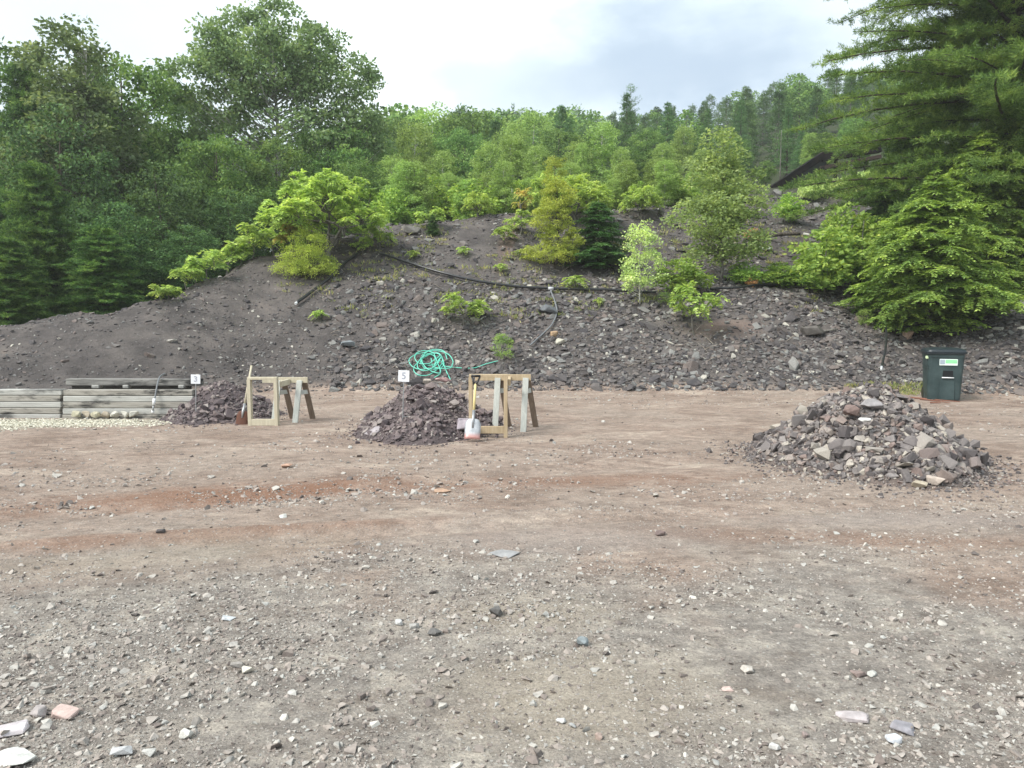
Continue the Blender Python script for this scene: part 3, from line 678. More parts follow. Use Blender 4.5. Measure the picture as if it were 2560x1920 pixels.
def conifer(name, lm, bark, Ht, rad, rg, z0=.03, whorl=.35, nb=6, power=.8, droop=.15, lift=.25, tw=.16, twl=.35, pt=.09, kind='tuft', nbl=8, L=.11, Wd=.016, gap=.12, tr=.011, irr=.25, side=None):
    root = empty(name, (0, 0, 0)); tk = MB(); cr = MB()
    zs = np.linspace(0, Ht, 12); tube(tk, np.stack([rg.normal(0, Ht * .002, 12), rg.normal(0, Ht * .002, 12), zs], -1), np.linspace(tr * Ht, .01, 12), 8)
    PP, DD = [], []; z = z0 * Ht
    while z < Ht * .985:
        f = (z - z0 * Ht) / (Ht * (1 - z0)); Rz = rad * (1 - f) ** power * (min(1, .55 + f * 4))
        a0 = rg.uniform(0, 6.28)
        for b in range(nb):
            if rg.random() < gap: continue
            az = a0 + b * 6.283 / nb + rg.normal(0, .25); L0 = Rz * rg.uniform(1 - irr, 1 + irr) + .04
            if side is not None: L0 *= 1 + side[1] * max(0, math.cos(az - side[0]))
            m = max(4, int(L0 / tw)); s = np.linspace(.0, 1, m + 1)[1:]
            h = z + L0 * (lift * s - droop * s * s * 2 + rg.normal(0, .02)) + rg.normal(0, whorl * .3)
            ca, sa = math.cos(az), math.sin(az); bend = rg.normal(0, .12)
            bx = L0 * s * np.cos(az + bend * s); by = L0 * s * np.sin(az + bend * s)
            pts = np.stack([np.r_[0, bx], np.r_[0, by], np.r_[z, h]], -1)
            rr = max(.006, tr * Ht * .28 * (L0 / max(rad, .1))); tube(tk, pts[::max(1, m // 5)] if m > 5 else pts, np.linspace(rr, rr * .25, len(pts[::max(1, m // 5)] if m > 5 else pts)), 4, False)
            for j in range(m):
                if s[j] < .14: continue
                dirb = np.array([math.cos(az + bend), math.sin(az + bend), lift - droop * 4 * s[j]]); dirb /= np.linalg.norm(dirb)
                lw = min(twl * L0, twl * 1.8) * (1 - s[j] * .75) * rg.uniform(.35, 1.35) + pt
                for sg in ((-1, 1) if j < m - 1 else (0,)):
                    dt = dirb * .75 + sg * np.array([-math.sin(az), math.cos(az), 0]) * .9 + rg.normal(0, .24, 3); dt /= np.linalg.norm(dt)
                    if kind == 'flat': dt[2] -= .12
                    k = max(1, int(lw / pt)); q = (np.arange(k) + rg.uniform(.3, 1)) * pt
                    pq = pts[j + 1] + dt * q[:, None]
                    if kind == 'flat': pq[:, 2] -= .35 * q * q / max(lw, .1)
                    else: pq[:, 2] += .25 * q * q
                    PP.append(pq); DD.append(np.tile(dt, (k, 1)))
        z += whorl * rg.uniform(.7, 1.3) * (.55 + .45 * (1 - f))
    zt = np.arange(Ht * .9, Ht, pt); PP.append(np.stack([zt * 0, zt * 0, zt], -1)); DD.append(np.tile([0, 0, 1.0], (len(zt), 1)))
    p = np.concatenate(PP); d = np.concatenate(DD); n = len(p)
    pi = np.repeat(np.arange(n), nbl); m = len(pi)
    if kind == 'tuft':
        dd = d[pi] * .75 + unit(rg.normal(size=(m, 3))) * .8 + np.array([0, 0, .3]); nn = rg.normal(size=(m, 3))
        base = p[pi] + rg.normal(0, pt * .25, (m, 3))
    else:
        sdir = unit(np.cross(d, [0, 0, 1.0]))[pi]; sg = np.where(np.arange(m) % 2 == 0, 1, -1)[:, None]
        dd = d[pi] * .65 + sdir * sg * .75 + rg.normal(0, .18, (m, 3)); dd[:, 2] -= .12; nn = rg.normal(0, .28, (m, 3)) + np.array([0, 0, 1.0])
        base = p[pi] + d[pi] * rg.uniform(-.5, .5, (m, 1)) * pt
    blades(cr, base, dd, nn, L * rg.uniform(.7, 1.25, m), Wd * rg.uniform(.7, 1.3, m))
    cr.build('crown', lm, root); tk.build('trunk', bark, root, True)
    return root
def fronds(cr, p, a, tilt, rg, Lf, nl, ll, lw):
    """one pinnate leaf: an arching midrib with paired leaflets, leaving the twig along its tilted axis"""
    s = np.linspace(.12, 1, nl); o = np.array([math.cos(a), math.sin(a), rg.uniform(-.35, 1.0)]); o = unit(o + tilt * .5); side = unit(np.cross([0, 0, 1.0], o))
    q = p - np.array([0, 0, rg.uniform(0, .5) * Lf]) + o * (Lf * s)[:, None] * .95 + np.array([0, 0, 1.0]) * (Lf * (-.65 * s * s))[:, None]
    for sg in (-1, 1):
        d = side * sg * .85 + o * .4 + np.array([0, 0, -.4]); d = np.tile(d, (nl, 1)) + rg.normal(0, .22, (nl, 3))
        nn = np.tile([0, 0, 1.0], (nl, 1)) + side * sg * .5 + o * .4 + rg.normal(0, .3, (nl, 3))
        blades(cr, q, d, nn, ll * np.sin(np.pi * (.18 + .75 * s)) * rg.uniform(.85, 1.1), lw)
def sumac(name, lm, Ht, spread, nros, rg, Lf=.42, nfr=8, base_h=.35, flat=.5, stems=2, ll=.16, lw=.062, bark=None):
    root = empty(name, (0, 0, 0)); tk = MB(); cr = MB()
    ends = []
    for i in range(nros):
        a = rg.uniform(0, 6.28); r = spread * math.sqrt(rg.uniform(0, 1)); dome = math.sqrt(max(0, 1 - (r / spread) ** 2))
        z = Ht * (base_h + (1 - base_h) * dome * rg.uniform(1 - 1.3 * flat, 1) + rg.uniform(-.05, .05)); ends.append((r * math.cos(a), r * math.sin(a), z - Lf * .12 * rg.random()))
    ends = np.array(ends)
    forks = [(rg.normal(0, spread * .12), rg.normal(0, spread * .12), Ht * rg.uniform(.25, .4)) for _ in range(stems)]
    sec = []
    for f in forks:
        tube(tk, spline([(0, 0, 0), (f[0] * .3 + .03, f[1] * .3, f[2] * .5), f], 4), np.linspace(.018 * Ht + .006, .011 * Ht + .004, 9), 6, False)
        for _ in range(4):
            e = ends[rg.integers(0, nros)]; s_ = np.array(f) * .45 + e * .55; s_[2] -= .06 * Ht; sec.append(s_)
            tube(tk, spline([f, (np.array(f) + s_) / 2 + rg.normal(0, .03 * Ht, 3), s_], 3), np.linspace(.010 * Ht + .003, .006 * Ht + .002, 7), 5, False)
    sec = np.array(sec)
    for e in ends:
        s_ = sec[np.argmin(np.linalg.norm(sec - e, axis=1))]
        tube(tk, spline([s_, (s_ + e) / 2 + rg.normal(0, .02 * Ht, 3), e], 2), np.linspace(.006 * Ht + .002, .004, 5), 4, False)
        a0 = rg.uniform(0, 6.28); tl = np.array([e[0] / spread * .7, e[1] / spread * .7, rg.uniform(-.2, .5)]) + rg.normal(0, .2, 3)
        for k in range(nfr):
            a = a0 + k * 6.283 / nfr + rg.normal(0, .3); fronds(cr, e, a, tl, rg, Lf * rg.uniform(.6, 1.2), 8, ll, lw)
    cr.build('crown', lm, root); tk.build('trunk', bark or GREYB, root, True)
    return root
def rng(s): return np.random.default_rng(s)
def stand(root, u, vtop, Y, Hown, label, cat='tree', group=None, rz=0.0, wid=1.0, copy=False, sink=.03, base_v=None):
    """put a plant on the ground at photo column u and distance Y (or where its foot is seen) with its top at photo row vtop"""
    if base_v is not None: g = G(u, base_v); 
    else: x = P(u, 800, Y).x; g = Vector((x, Y, Hf(x, Y)))
    top = P(u, vtop, g.y).z; s = (top - g.z) / Hown
    g.z -= sink * s * Hown * .3
    r = dup(root, g, rz, (s * wid, s * wid, s)) if copy else root
    r.location = g; r.scale = (s * wid, s * wid, s); r.rotation_euler = (0, 0, rz)
    tag(r, label, cat, group); return r

def crest_y(u):
    ys = np.arange(14, 27, .1); x1 = P(u, 800, 1).x; e = (H(x1 * ys, ys) - CAMZ) / ys
    return float(ys[np.argmax(e)]) - .15
# --- left forest
BW = [(0, 0, 7.5, 2.6, 2.6, 2.2), (-1.3, .3, 5.6, 2.1, 2.2, 1.7), (1.5, -.2, 5.8, 2.0, 2.2, 1.8), (.2, 1, 4.2, 2.2, 2.2, 1.5), (0, 0, 2.6, 1.8, 1.8, 1.6)]
ASP = [(0, 0, 10.6, 2.6, 2.4, 2.3), (-2.6, 0, 8.6, 2.3, 2.2, 2.0), (2.7, .3, 8.9, 2.3, 2.2, 2.2), (-1.1, -.6, 9.7, 2.4, 2, 2.0), (1.4, .5, 10.2, 2.3, 2, 1.8), (3.9, 0, 7.0, 1.4, 1.5, 1.3), (-3.9, 0, 7.2, 1.5, 1.5, 1.1), (1.2, -1, 6.8, 2.1, 1.5, 1.0), (-1.8, .4, 6.6, 1.8, 1.6, .9)]
aspen = broadleaf('aspen_tree', LM['aspen'], PALEB, 13, ASP, 370, 88, .17, .60, rng(1), tr=.012, nbr=.55, flatc=.7)
stand(aspen, 700, -12, 36, 13, 'tall spreading aspen with a pale trunk, highest crown left of the sky', rz=.2, wid=1.0)
slim = broadleaf('birch_tree', LM['aspen'], PALEB, 12, [(0, 0, 10, 1.2, 1.2, 2.0), (.4, 0, 7.8, 1.7, 1.6, 2.0), (-.6, .2, 6, 1.8, 1.6, 1.8), (.5, 0, 3.8, 1.6, 1.5, 1.4)], 260, 70, .16, .5, rng(2), tr=.009, nbr=.6, lean=.3)
stand(slim, 205, 35, 30, 12, 'slender birch with pale upper trunk and light green top at far left', rz=.5, wid=1.15)
W1 = broadleaf('broadleaf_tree', LM['midwood'], BARK, 10, BW, 250, 95, .16, .72, rng(3), nbr=.35)
W2 = broadleaf('broadleaf_tree', LM['darkwood'], BARK, 10, [(0, 0, 7.4, 2.2, 2.2, 2.3), (1.4, .3, 5, 2.2, 2.2, 2), (-1.5, -.3, 4.4, 2.2, 2.2, 2), (0, 0, 2.2, 2.6, 2.4, 1.6)], 240, 100, .16, .75, rng(4), nbr=.3)
W3 = broadleaf('birch_tree', LM['birchy'], PALEB, 9, [(0, 0, 7, 1.3, 1.3, 1.9), (.5, .2, 5, 1.6, 1.5, 1.8), (-.5, 0, 3.4, 1.6, 1.5, 1.6), (0, 0, 1.6, 1.2, 1.2, 1)], 250, 75, .13, .48, rng(5), tr=.008, nbr=.45)
PINEL = conifer('pine_tree', LM['pine'], BARK, 11, 2.5, rng(6), z0=.04, whorl=.45, nb=8, irr=.45, power=.45, droop=.12, lift=.28, tw=.19, twl=.5, pt=.12, nbl=10, L=.19, Wd=.036, gap=.05)
def first_or_copy(store, root, *a, **k):
    c = root.name in store; store.add(root.name); return stand(root, *a, copy=c, **k)
used = set()
for (r_, u, vt, Y, Ho, lab, rz, wd) in [
 (W2, 20, 75, 33, 10, 'dark broadleaf tree at the left edge reaching high beside the slender birch', .4, 1.0),
 (W1, 330, 128, 34, 10, 'mid green tree between the slender birch and the tall aspen', 1.1, .95),
 (W1, 450, 208, 38, 10, 'lower rounded tree just left of the tall aspen crown', 2.2, .9),
 (W2, 170, 260, 28, 10, 'dark tree below the slender birch crown', 3.1, .95),
 (W1, 560, 330, 31, 10, 'rounded tree under the left half of the tall aspen', .3, 1.1),
 (W2, 420, 400, 26, 10, 'dark bushy tree behind the left slope, above the sumac row', 2.0, 1.15),
 (W1, 700, 345, 33, 10, 'mid green tree under the tall aspen, behind the big sumac', 4.1, 1.1),
 (W2, 590, 470, 27.5, 10, 'dark bushy tree right behind the left end of the big sumac', 1.0, 1.3),
 (W1, 840, 300, 36, 10, 'mid green tree under the right half of the tall aspen', 5.1, 1.0),
 (W2, 300, 500, 23.5, 10, 'very dark low tree over the left end of the slope', 5.5, 1.4),
 (W1, 905, 395, 31, 10, 'low green tree between the big sumac and the second sumac', 2.9, 1.2),
 (W2, 480, 560, 23.8, 10, 'dark low tree behind the small sumac row', .9, 1.5),
 (PINEL, 110, 400, 22, 11, 'dark pine with layered boughs at the left edge of the slope', 0, 1.0),
 (PINEL, -60, 330, 24, 11, 'tall dark pine cut by the left photo edge', 2, 1.0),
 (PINEL, 260, 560, 21.5, 11, 'low spreading pine behind the left crest', 4, 1.5),
 (PINEL, 20, 590, 19.8, 11, 'low dark pine with heavy boughs nearest the left edge', 1, 1.6),
 (PINEL, 270, 180, 35, 11, 'spire-shaped dark pine between the birch and the aspen', 3, .8),
 (PINEL, 95, 150, 31, 11, 'narrow dark pine beside the slender birch', 5, .8),
]: first_or_copy(used, r_, u, vt, Y, Ho, lab, rz=rz, wid=wd)
fill = broadleaf('maple_shrub', LM['maple'], GREYB, 2.4, [(0, 0, 1.5, .7, .6, .7), (.5, 0, .9, .6, .6, .6), (-.4, 0, .9, .6, .5, .6)], 85, 34, .12, .27, rng(7), nbr=.5)
used2 = set()
for (u, bv, vt, lab, rz, wd) in [
 (290, 752, 620, 'bright green maple sapling in front of the dark pines at left', 0, 1.3),
 (170, 770, 690, 'small bright bush against the dark pines near the left edge', 2, 1.5),
 (2060, 742, 555, 'leafy maple shrub left of the hemlock', 1, 1.5),
 (2150, 745, 520, 'tall maple shrub touching the hemlock', 3, 1.3),
 (2110, 715, 500, 'highest maple shrub rising left of the hemlock tip', 5, .9),
 (2215, 790, 600, 'yellow-green shrub overlapping the left boughs of the hemlock', 2, 1.0),
 (1975, 560, 478, 'small green shrub on the ledge crest right of the black boulder', 4, 1.5),
 (1950, 722, 652, 'low green maple shrub over the pipe right of the tall sapling', 4, 2.3),
 (1700, 738, 640, 'green maple shrub behind the small sapling, left of the tall sapling', .6, 2.0),
 (1860, 716, 650, 'yellowing maple shrub right of the tall sapling trunk', 5, 1.9),
 (2030, 735, 640, 'low maple shrub between the ledge and the hemlock', 2.4, 2.0),
]: 
    c_ = fill.name in used2; used2.add(fill.name); stand(fill, u, vt, 0, 2.4, lab, 'shrub', rz=rz, wid=wd, copy=c_, base_v=bv)

# --- trees behind the crest
used3 = set()
for u_, v_, Y_, l_ in ((2040, 330, 42, 'green tree rising right behind the chute foot'), (2130, 300, 43, 'green tree above the middle of the chute'), (2230, 280, 42, 'green tree behind the upper end of the chute'), (2010, 395, 41, 'low green tree left of the chute')):
    stand(W1, u_, v_, Y_, 10, l_, copy=True, rz=u_, wid=1.3)

PINEM = conifer('pine_tree', LM['farpine'], BARK, 12, 2.3, rng(8), z0=.06, whorl=.55, nb=6, power=.85, droop=.1, lift=.3, tw=.3, twl=.4, pt=.17, nbl=7, L=.22, Wd=.045, gap=.08)
for u_, v_, Y_ in ((1010, 470, 30), (1100, 480, 31), (1180, 465, 31), (1530, 440, 31), (1490, 465, 30), (1590, 450, 32), (1660, 440, 33), (1720, 470, 33)):
    stand(fill, u_, v_, Y_, 2.4, 'yellow-green thicket shrub ' + {1010: 'behind the second sumac, left one', 1100: 'behind the second sumac, middle one', 1180: 'behind the second sumac, right one', 1530: 'above the dark spruce top', 1490: 'between the larch top and the spruce', 1590: 'right above the small birch', 1660: 'at the crest boulder', 1720: 'behind the tall sapling crown'}[u_], 'shrub', rz=u_, wid=1.5, copy=True)
for i_ in range(26):
    u_ = 985 + i_ * 34 + rnd.uniform(-12, 12); Y_ = rnd.uniform(27.5, 31); pr_ = W3 if i_ % 3 else fill
    stand(pr_, u_, rnd.uniform(395, 455) + (30 if pr_ is fill else 0), Y_, 9 if pr_ is W3 else 2.4, 'young light green birch crowding the thicket along the slope crest' if pr_ is W3 else 'leafy yellow-green shrub crowding the thicket along the slope crest',
          'tree' if pr_ is W3 else 'shrub', 'young birches in the crest thicket' if pr_ is W3 else 'shrubs in the crest thicket', rz=u_, wid=rnd.uniform(1.1, 1.6), copy=True)
def where(u):
    """what a tree at column u stands near, for its label"""
    for lim, w in ((960, 'behind the big sumac'), (1060, 'above the second sumac'), (1180, 'behind the second sumac'), (1290, 'behind the white trunk'), (1420, 'above the yellow larch'),
                   (1530, 'behind the dark spruce'), (1660, 'behind the small birch'), (1780, 'left of the tall sapling top'), (1900, 'right of the tall sapling top'), (2020, 'left of the black chute'), (3000, 'above the black chute')):
        if u < lim: return w
for (pr, u, vt, Y, nm_) in [
 (W3, 985, 385, 34, 'short bright birch'), (W3, 1110, 372, 35, 'bright birch'), (W3, 1225, 352, 36, 'bright birch'), (W3, 1340, 360, 35, 'bright birch'), (W3, 1440, 350, 37, 'bright birch'),
 (W3, 1550, 365, 36, 'leaning bright birch'), (W3, 1650, 355, 39, 'bright birch'), (W3, 1745, 370, 41, 'bright birch'), (W1, 1905, 400, 42, 'bushy dark tree'), (W3, 2010, 330, 44, 'bright birch'),
 (W1, 925, 325, 41, 'broad green tree'), (W3, 1040, 300, 43, 'tall birch'), (W1, 1160, 318, 44, 'broad green tree'), (W3, 1280, 300, 44, 'tall birch'), (W1, 1395, 318, 45, 'broad green tree'), (W3, 1500, 300, 45, 'tall birch'), (W1, 1610, 318, 46, 'broad green tree'),
 (W3, 1700, 312, 49, 'tall birch'), (W1, 1830, 340, 48, 'broad green tree'), (PINEM, 1955, 270, 52, 'dark pine'), (PINEM, 1990, 300, 46, 'lower dark pine'), (W1, 2110, 290, 50, 'broad green tree'), (PINEM, 1760, 270, 55, 'dark pine'), (PINEM, 1560, 232, 55, 'spired dark pine rising over the skyline'),
 (PINEM, 1240, 300, 52, 'dark pine'), (PINEM, 1420, 296, 54, 'dark pine'), (W1, 1010, 292, 52, 'round tree'), (W3, 1085, 262, 55, 'high birch'), (W1, 1190, 270, 54, 'round tree'), (W3, 1330, 272, 56, 'high birch'), (PINEM, 1400, 262, 58, 'slim skyline pine'), (PINEM, 1660, 255, 58, 'slim skyline pine'), (PINEM, 1840, 250, 60, 'slim dark pine'),
]:
    c_ = pr.name in used or pr.name in used3; used3.add(pr.name)
    Ho = {W1: 10, W2: 10, W3: 9, PINEM: 12}[pr]
    stand(pr, u, vt, Y, Ho, nm_ + ' ' + where(u) + ' on the wooded rise', copy=c_, rz=rnd.uniform(0, 6.28), wid=rnd.uniform(.95, 1.25))

# far wood: one mass of trees on the hillside
def merged(root):
    out_ = []
    for ch in root.children:
        me = ch.data; v = np.empty(len(me.vertices) * 3, np.float32); me.vertices.foreach_get('co', v)
        lv = np.empty(len(me.loops), np.int32); me.loops.foreach_get('vertex_index', lv)
        out_.append((v.reshape(-1, 3), lv, len(me.polygons), ch.name))
    return out_
FB = broadleaf('wood_tree', LM['midwood'], BARK, 10, BW, 90, 34, .34, .8, rng(31), nbr=.1)
FP = conifer('wood_pine', LM['farpine'], BARK, 12, 2.1, rng(32), z0=.1, whorl=.8, nb=6, power=.8, droop=.1, lift=.25, tw=.5, twl=.45, pt=.33, nbl=6, L=.36, Wd=.09, gap=.06)
FPT = conifer('wood_pine', LM['farpine'], BARK, 12, 1.9, rng(33), z0=.35, whorl=.95, nb=5, power=.55, droop=.05, lift=.3, tw=.5, twl=.45, pt=.33, nbl=6, L=.36, Wd=.09, gap=.25, irr=.45)
SKYL = [(-400, 330), (300, 330), (700, 330), (960, 285), (1100, 268), (1250, 266), (1400, 282), (1500, 296), (1600, 278), (1700, 262), (1800, 238), (1900, 205), (2000, 190), (2100, 176), (2300, 150), (2900, 120)]
def skyl(u): return np.interp(u, [a for a, _ in SKYL], [b for _, b in SKYL])
wood = {'leaf': MB(), 'needle': MB(), 'bark': MB()}
def crownleaf(root): return [c for c in root.children if c.name.startswith('crown')][0].data
def addtree(root, g, s, wd, rz, key):
    for ch in root.children:
        me = ch.data; v = np.empty(len(me.vertices) * 3, np.float32); me.vertices.foreach_get('co', v); v = v.reshape(-1, 3).astype(float)
        c_, s_ = math.cos(rz), math.sin(rz); v = v * (s * wd, s * wd, s); v = np.stack([v[:, 0] * c_ - v[:, 1] * s_, v[:, 0] * s_ + v[:, 1] * c_, v[:, 2]], -1) + g
        tot = np.array([p.loop_total for p in me.polygons]) if ch.name.startswith('trunk') else None
        lv = np.empty(len(me.loops), np.int64); me.loops.foreach_get('vertex_index', lv)
        if tot is None: wood[key].add(v, q=lv.reshape(-1, 4))
        else:
            nq = int((tot == 4).sum()); wood['bark'].add(v, q=lv[:nq * 4].reshape(-1, 4), t=lv[nq * 4:].reshape(-1, 3))
for Y, dv, step in ((64, 26, 62), (76, 12, 55), (90, 4, 50), (108, 0, 42), (128, 0, 38)):
    u = -350 + rnd.uniform(0, 30)
    while u < 2850:
        if u < 880 and Y > 80: u += step; continue
        vt = skyl(u) + dv + rnd.gauss(0, 9); x = P(u, 800, Y).x; gz = Hf(x, Y)
        hgt = P(u, vt, Y).z - gz
        if hgt < 4: u += step; continue
        if hgt > 19: hgt = 19 * rnd.uniform(.85, 1)
        k = rnd.random(); pinep = .35 if u < 1500 else .7
        if k < pinep: rt, Ho, key = (FP if rnd.random() < .6 else FPT), 12, 'needle'
        else: rt, Ho, key = FB, 10, 'leaf'
        s = hgt / Ho; addtree(rt, (x, Y + rnd.uniform(-3, 3), gz - .2), s, rnd.uniform(.75, 1.05) * min(1.3, 1.1 / s * 1.1 + .3), rnd.uniform(0, 6.28), key)
        u += step * rnd.uniform(.7, 1.3)
for k, nm_, lm in (('leaf', 'far_broadleaf_wood', LM['midwood']), ('needle', 'far_pine_wood', LM['farpine']), ('bark', 'far_wood_trunks', GREYB)):
    tag(wood[k].build(nm_, lm), {'leaf': 'leafy part of the distant wood on the hillside', 'needle': 'pines in the distant wood along the hill skyline', 'bark': 'thin trunks inside the distant wood'}[k], 'wood', kind='stuff')
for r_ in (FB, FP, FPT):
    for ch in list(r_.children): bpy.data.objects.remove(ch)
    bpy.data.objects.remove(r_)
# bare pale snag-like pine top, white trunks
def snag(u, vt, Y, vb, label, w, name='dead_tree', branches=True):
    p0 = P(u, vb, Y); p0.z = min(p0.z, Hf(p0.x, Y) + 30); g = Vector((p0.x, Y, Hf(p0.x, Y))); h = P(u, vt, Y).z - g.z
    m_ = MB(); zs = np.linspace(0, h, 10); rg = rng(int(u)); tube(m_, np.stack([np.cumsum(rg.normal(0, .02, 10)) * h * .1, zs * 0, zs], -1), np.linspace(w, w * .35, 10), 6)
    root = empty(name, g, 0, label, 'tree')
    m_.build('trunk', GREYB, root, True)
    if branches:
        b_ = MB(); z = h * .55
        while z < h:
            for k in range(4):
                a = rg.uniform(0, 6.28); L_ = (h - z) * .42 + .35; tube(b_, [(0, 0, z), (math.cos(a) * L_ * .5, math.sin(a) * L_ * .5, z + L_ * .1), (math.cos(a) * L_, math.sin(a) * L_, z + L_ * .38)], [w * .3, w * .22, w * .08], 4, False)
            z += h * .035
        b_.build('branches', GREYB, root, True)
    return root
TALLB = broadleaf('birch_tree', LM['birchy'], PALEB, 9, [(0, 0, 7.4, 1.0, 1.0, 1.4), (.3, .1, 6.2, 1.1, 1.0, 1.0)], 120, 60, .13, .4, rng(36), tr=.009, nbr=.5)
def clear_birch(u, vt, Y, lab, wd, c_): stand(TALLB, u, vt, Y, 9, lab, copy=c_, rz=u, wid=wd)
clear_birch(1280, 330, 31.5, 'slim white-stemmed birch whose bare trunk shows behind the red-leaved sumac', 1.0, False)
clear_birch(1452, 352, 32, 'thin birch with a pale bare stem between the larch and the spruce', .7, True)
snag(1952, 325, 47, 390, 'pale bare trunk in front of the dark pines left of the chute', .04, 'dead_tree', False)
FTOP = conifer('pine_tree', LM['farpine'], GREYB, 14, 1.9, rng(35), z0=.4, whorl=.75, nb=5, power=.5, droop=.0, lift=.55, tw=.4, twl=.22, pt=.25, nbl=6, L=.24, Wd=.035, gap=.12, irr=.3)
stand(FTOP, 1568, 213, 62, 14, 'thin-crowned pine standing clear above the centre skyline', wid=.9)

# --- hillside plants in front
SUM = sumac('sumac_tree', LM['sumac'], 3.0, 1.75, 125, rng(40), Lf=.34, nfr=9, flat=.6, base_h=.34, stems=3)
stand(SUM, 815, 402, 0, 3.0, 'large umbrella-shaped sumac at the left crest', base_v=655, wid=1.06)
SM2 = sumac('sumac_tree', LM['sumac'], 2.0, 1.15, 50, rng(41), Lf=.4, nfr=8, base_h=.3, stems=3)
SM1 = sumac('sumac_sapling', LM['sumac'], 1.1, .42, 7, rng(42), Lf=.36, nfr=7, base_h=.55, stems=1)
SM0 = sumac('sumac_seedling', LM['sumac'], .5, .14, 3, rng(43), Lf=.3, nfr=6, base_h=.6, stems=1, ll=.12, lw=.05)
SMR = sumac('sumac_sapling', LM['sumacred'], 1.5, .5, 8, rng(44), Lf=.36, nfr=7, base_h=.5, stems=2)
used4 = set()
for (r_, Ho, u, bv, vt, lab, rz, wd) in [
 (SM2, 2.0, 1135, 548, 432, 'second sumac on the crest right of the large umbrella one', 0, 1.15),
 (SM2, 2.0, 1195, 545, 470, 'yellow-green sumac clump at the right of the second sumac', 2, .9),
 (SM2, 2.0, 1440, 560, 420, 'sumac above and right of the yellow larch', 3, 1.0),
 (SM2, 2.0, 1600, 545, 450, 'spindly sumac at the crest left of the tall sapling', 4, .9),
 (SM2, 2.0, 1370, 540, 415, 'yellow-leaved sumac rising behind the yellow larch', 5, .7),
 (SM1, 1.1, 635, 'crest', 552, 'sumac sapling at the crest left of the large sumac', 0, 1.3),
 (SM1, 1.1, 570, 'crest', 596, 'slightly taller sumac sapling in the upper part of the left crest row', 1, 1.4),
 (SM1, 1.1, 520, 'crest', 618, 'sumac sapling midway along the left crest row', 2, 1.5),
 (SM1, 1.1, 470, 'crest', 648, 'sumac sapling near the lower end of the left crest row', 3, 1.6),
 (SM1, 1.1, 690, 'crest', 560, 'sumac sapling tucked behind the mossy-coloured larch', 4, 1.2),
 (SM1, 1.1, 605, 'crest', 600, 'sumac sapling next to the top of the left crest row', 1, 1.4),
 (SM1, 1.1, 495, 'crest', 655, 'sumac sapling crowding the next one up in the middle of the left crest row', 3, 1.5),
 (SM1, 1.1, 400, 'crest', 706, 'lowest leafy sapling at the foot of the left crest row', 6, 1.6),
 (SM1, 1.1, 950, 630, 560, 'sumac sapling just right of the large sumac trunk', 5, 1.4),
 (SM1, 1.1, 905, 640, 590, 'low sumac sapling under the right side of the large sumac', .5, 1.6),
 (SM1, 1.1, 1075, 575, 512, 'sumac sapling by the stacked brown rock', 1.5, 1.2),
 (SM1, 1.1, 1262, 612, 552, 'bushy sumac sapling left of the yellow larch', 2.5, 1.5),
 (SM1, 1.1, 1300, 590, 520, 'sumac sapling between the bare path and the yellow larch', .2, 1.3),
 (SM1, 1.1, 1735, 838, 690, 'sumac sapling rooted in the talus below the maple shrubs', 3.5, .85),
 (SM1, 1.1, 1160, 818, 722, 'sumac clump on the talus below the long pipe', 4.5, 1.15),
 (SM0, .5, 1190, 800, 748, 'low sumac sprout right beside the clump below the long pipe', 0, 1.7),
 (SM0, .5, 1437, 728, 675, 'drooping sumac seedling just above the long pipe', 1, 1.3),
 (SM0, .5, 800, 805, 765, 'small lime-green seedling right of the left pipe end', 2, 1.0),
 (SM0, .5, 1255, 682, 650, 'tiny seedling on the bare slope left of the larch foot', 3, 1.3),
 (SM0, .5, 1300, 645, 618, 'tiny seedling right of the bare path', 4, 1.6),
 (SM0, .5, 425, 'crest', 700, 'last seedling at the low left end of the crest', 5, 2.2),
 (SM0, .5, 1030, 650, 618, 'yellowish seedling right of the start of the long pipe', 6, 1.8),
 (SM0, .5, 1155, 640, 608, 'bluish-green weed clump below the crest path', .4, 1.6),
 (SM0, .5, 1500, 770, 735, 'small seedling under the long pipe near the small birch', 3, .8),
 (SMR, 1.5, 1300, 545, 460, 'sumac with red and orange leaves beside the white trunk', 0, .9),
 (SMR, 1.5, 735, 640, 545, 'sumac sapling with orange-tipped leaves behind the mossy larch', 2, 1.0),
]:
    c_ = r_.name in used4; used4.add(r_.name); stand(r_, u, vt, crest_y(u) if bv == 'crest' else 0, Ho, lab, 'sumac', rz=rz, wid=min(wd, 1.1) if r_ in (SM0, SM1) else wd, copy=c_, base_v=None if bv == 'crest' else bv)
LAR = broadleaf('larch_tree', LM['larch'], BARK, 4, [(0, 0, 3.3, .28, .28, .65), (.1, 0, 2.5, .5, .45, .6), (-.15, 0, 1.8, .6, .55, .5), (.2, .1, 1.1, .72, .65, .4), (-.2, 0, .55, .85, .75, .35)], 270, 90, .06, .17, rng(50), tr=.009, nbr=.7, wratio=.42, flatc=.5)
stand(LAR, 1388, 385, 0, 4, 'narrow yellow-green larch in the middle of the slope', 'larch', base_v=672, wid=1.2)
o_ = LAR2 = broadleaf('larch_tree', LM['larch'], BARK, 2.4, [(0, 0, 1.9, .25, .25, .45), (.1, 0, 1.4, .55, .5, .45), (-.15, 0, .95, .8, .7, .4), (.25, .1, .55, .9, .75, .35), (-.3, 0, .4, .85, .7, .3)], 190, 85, .055, .17, rng(57), tr=.010, nbr=.7, wratio=.42, flatc=.95)
stand(LAR2, 770, 538, 0, 2.4, 'broad mossy yellow-green larch in front of the large sumac', 'larch', base_v=700, wid=1.15)
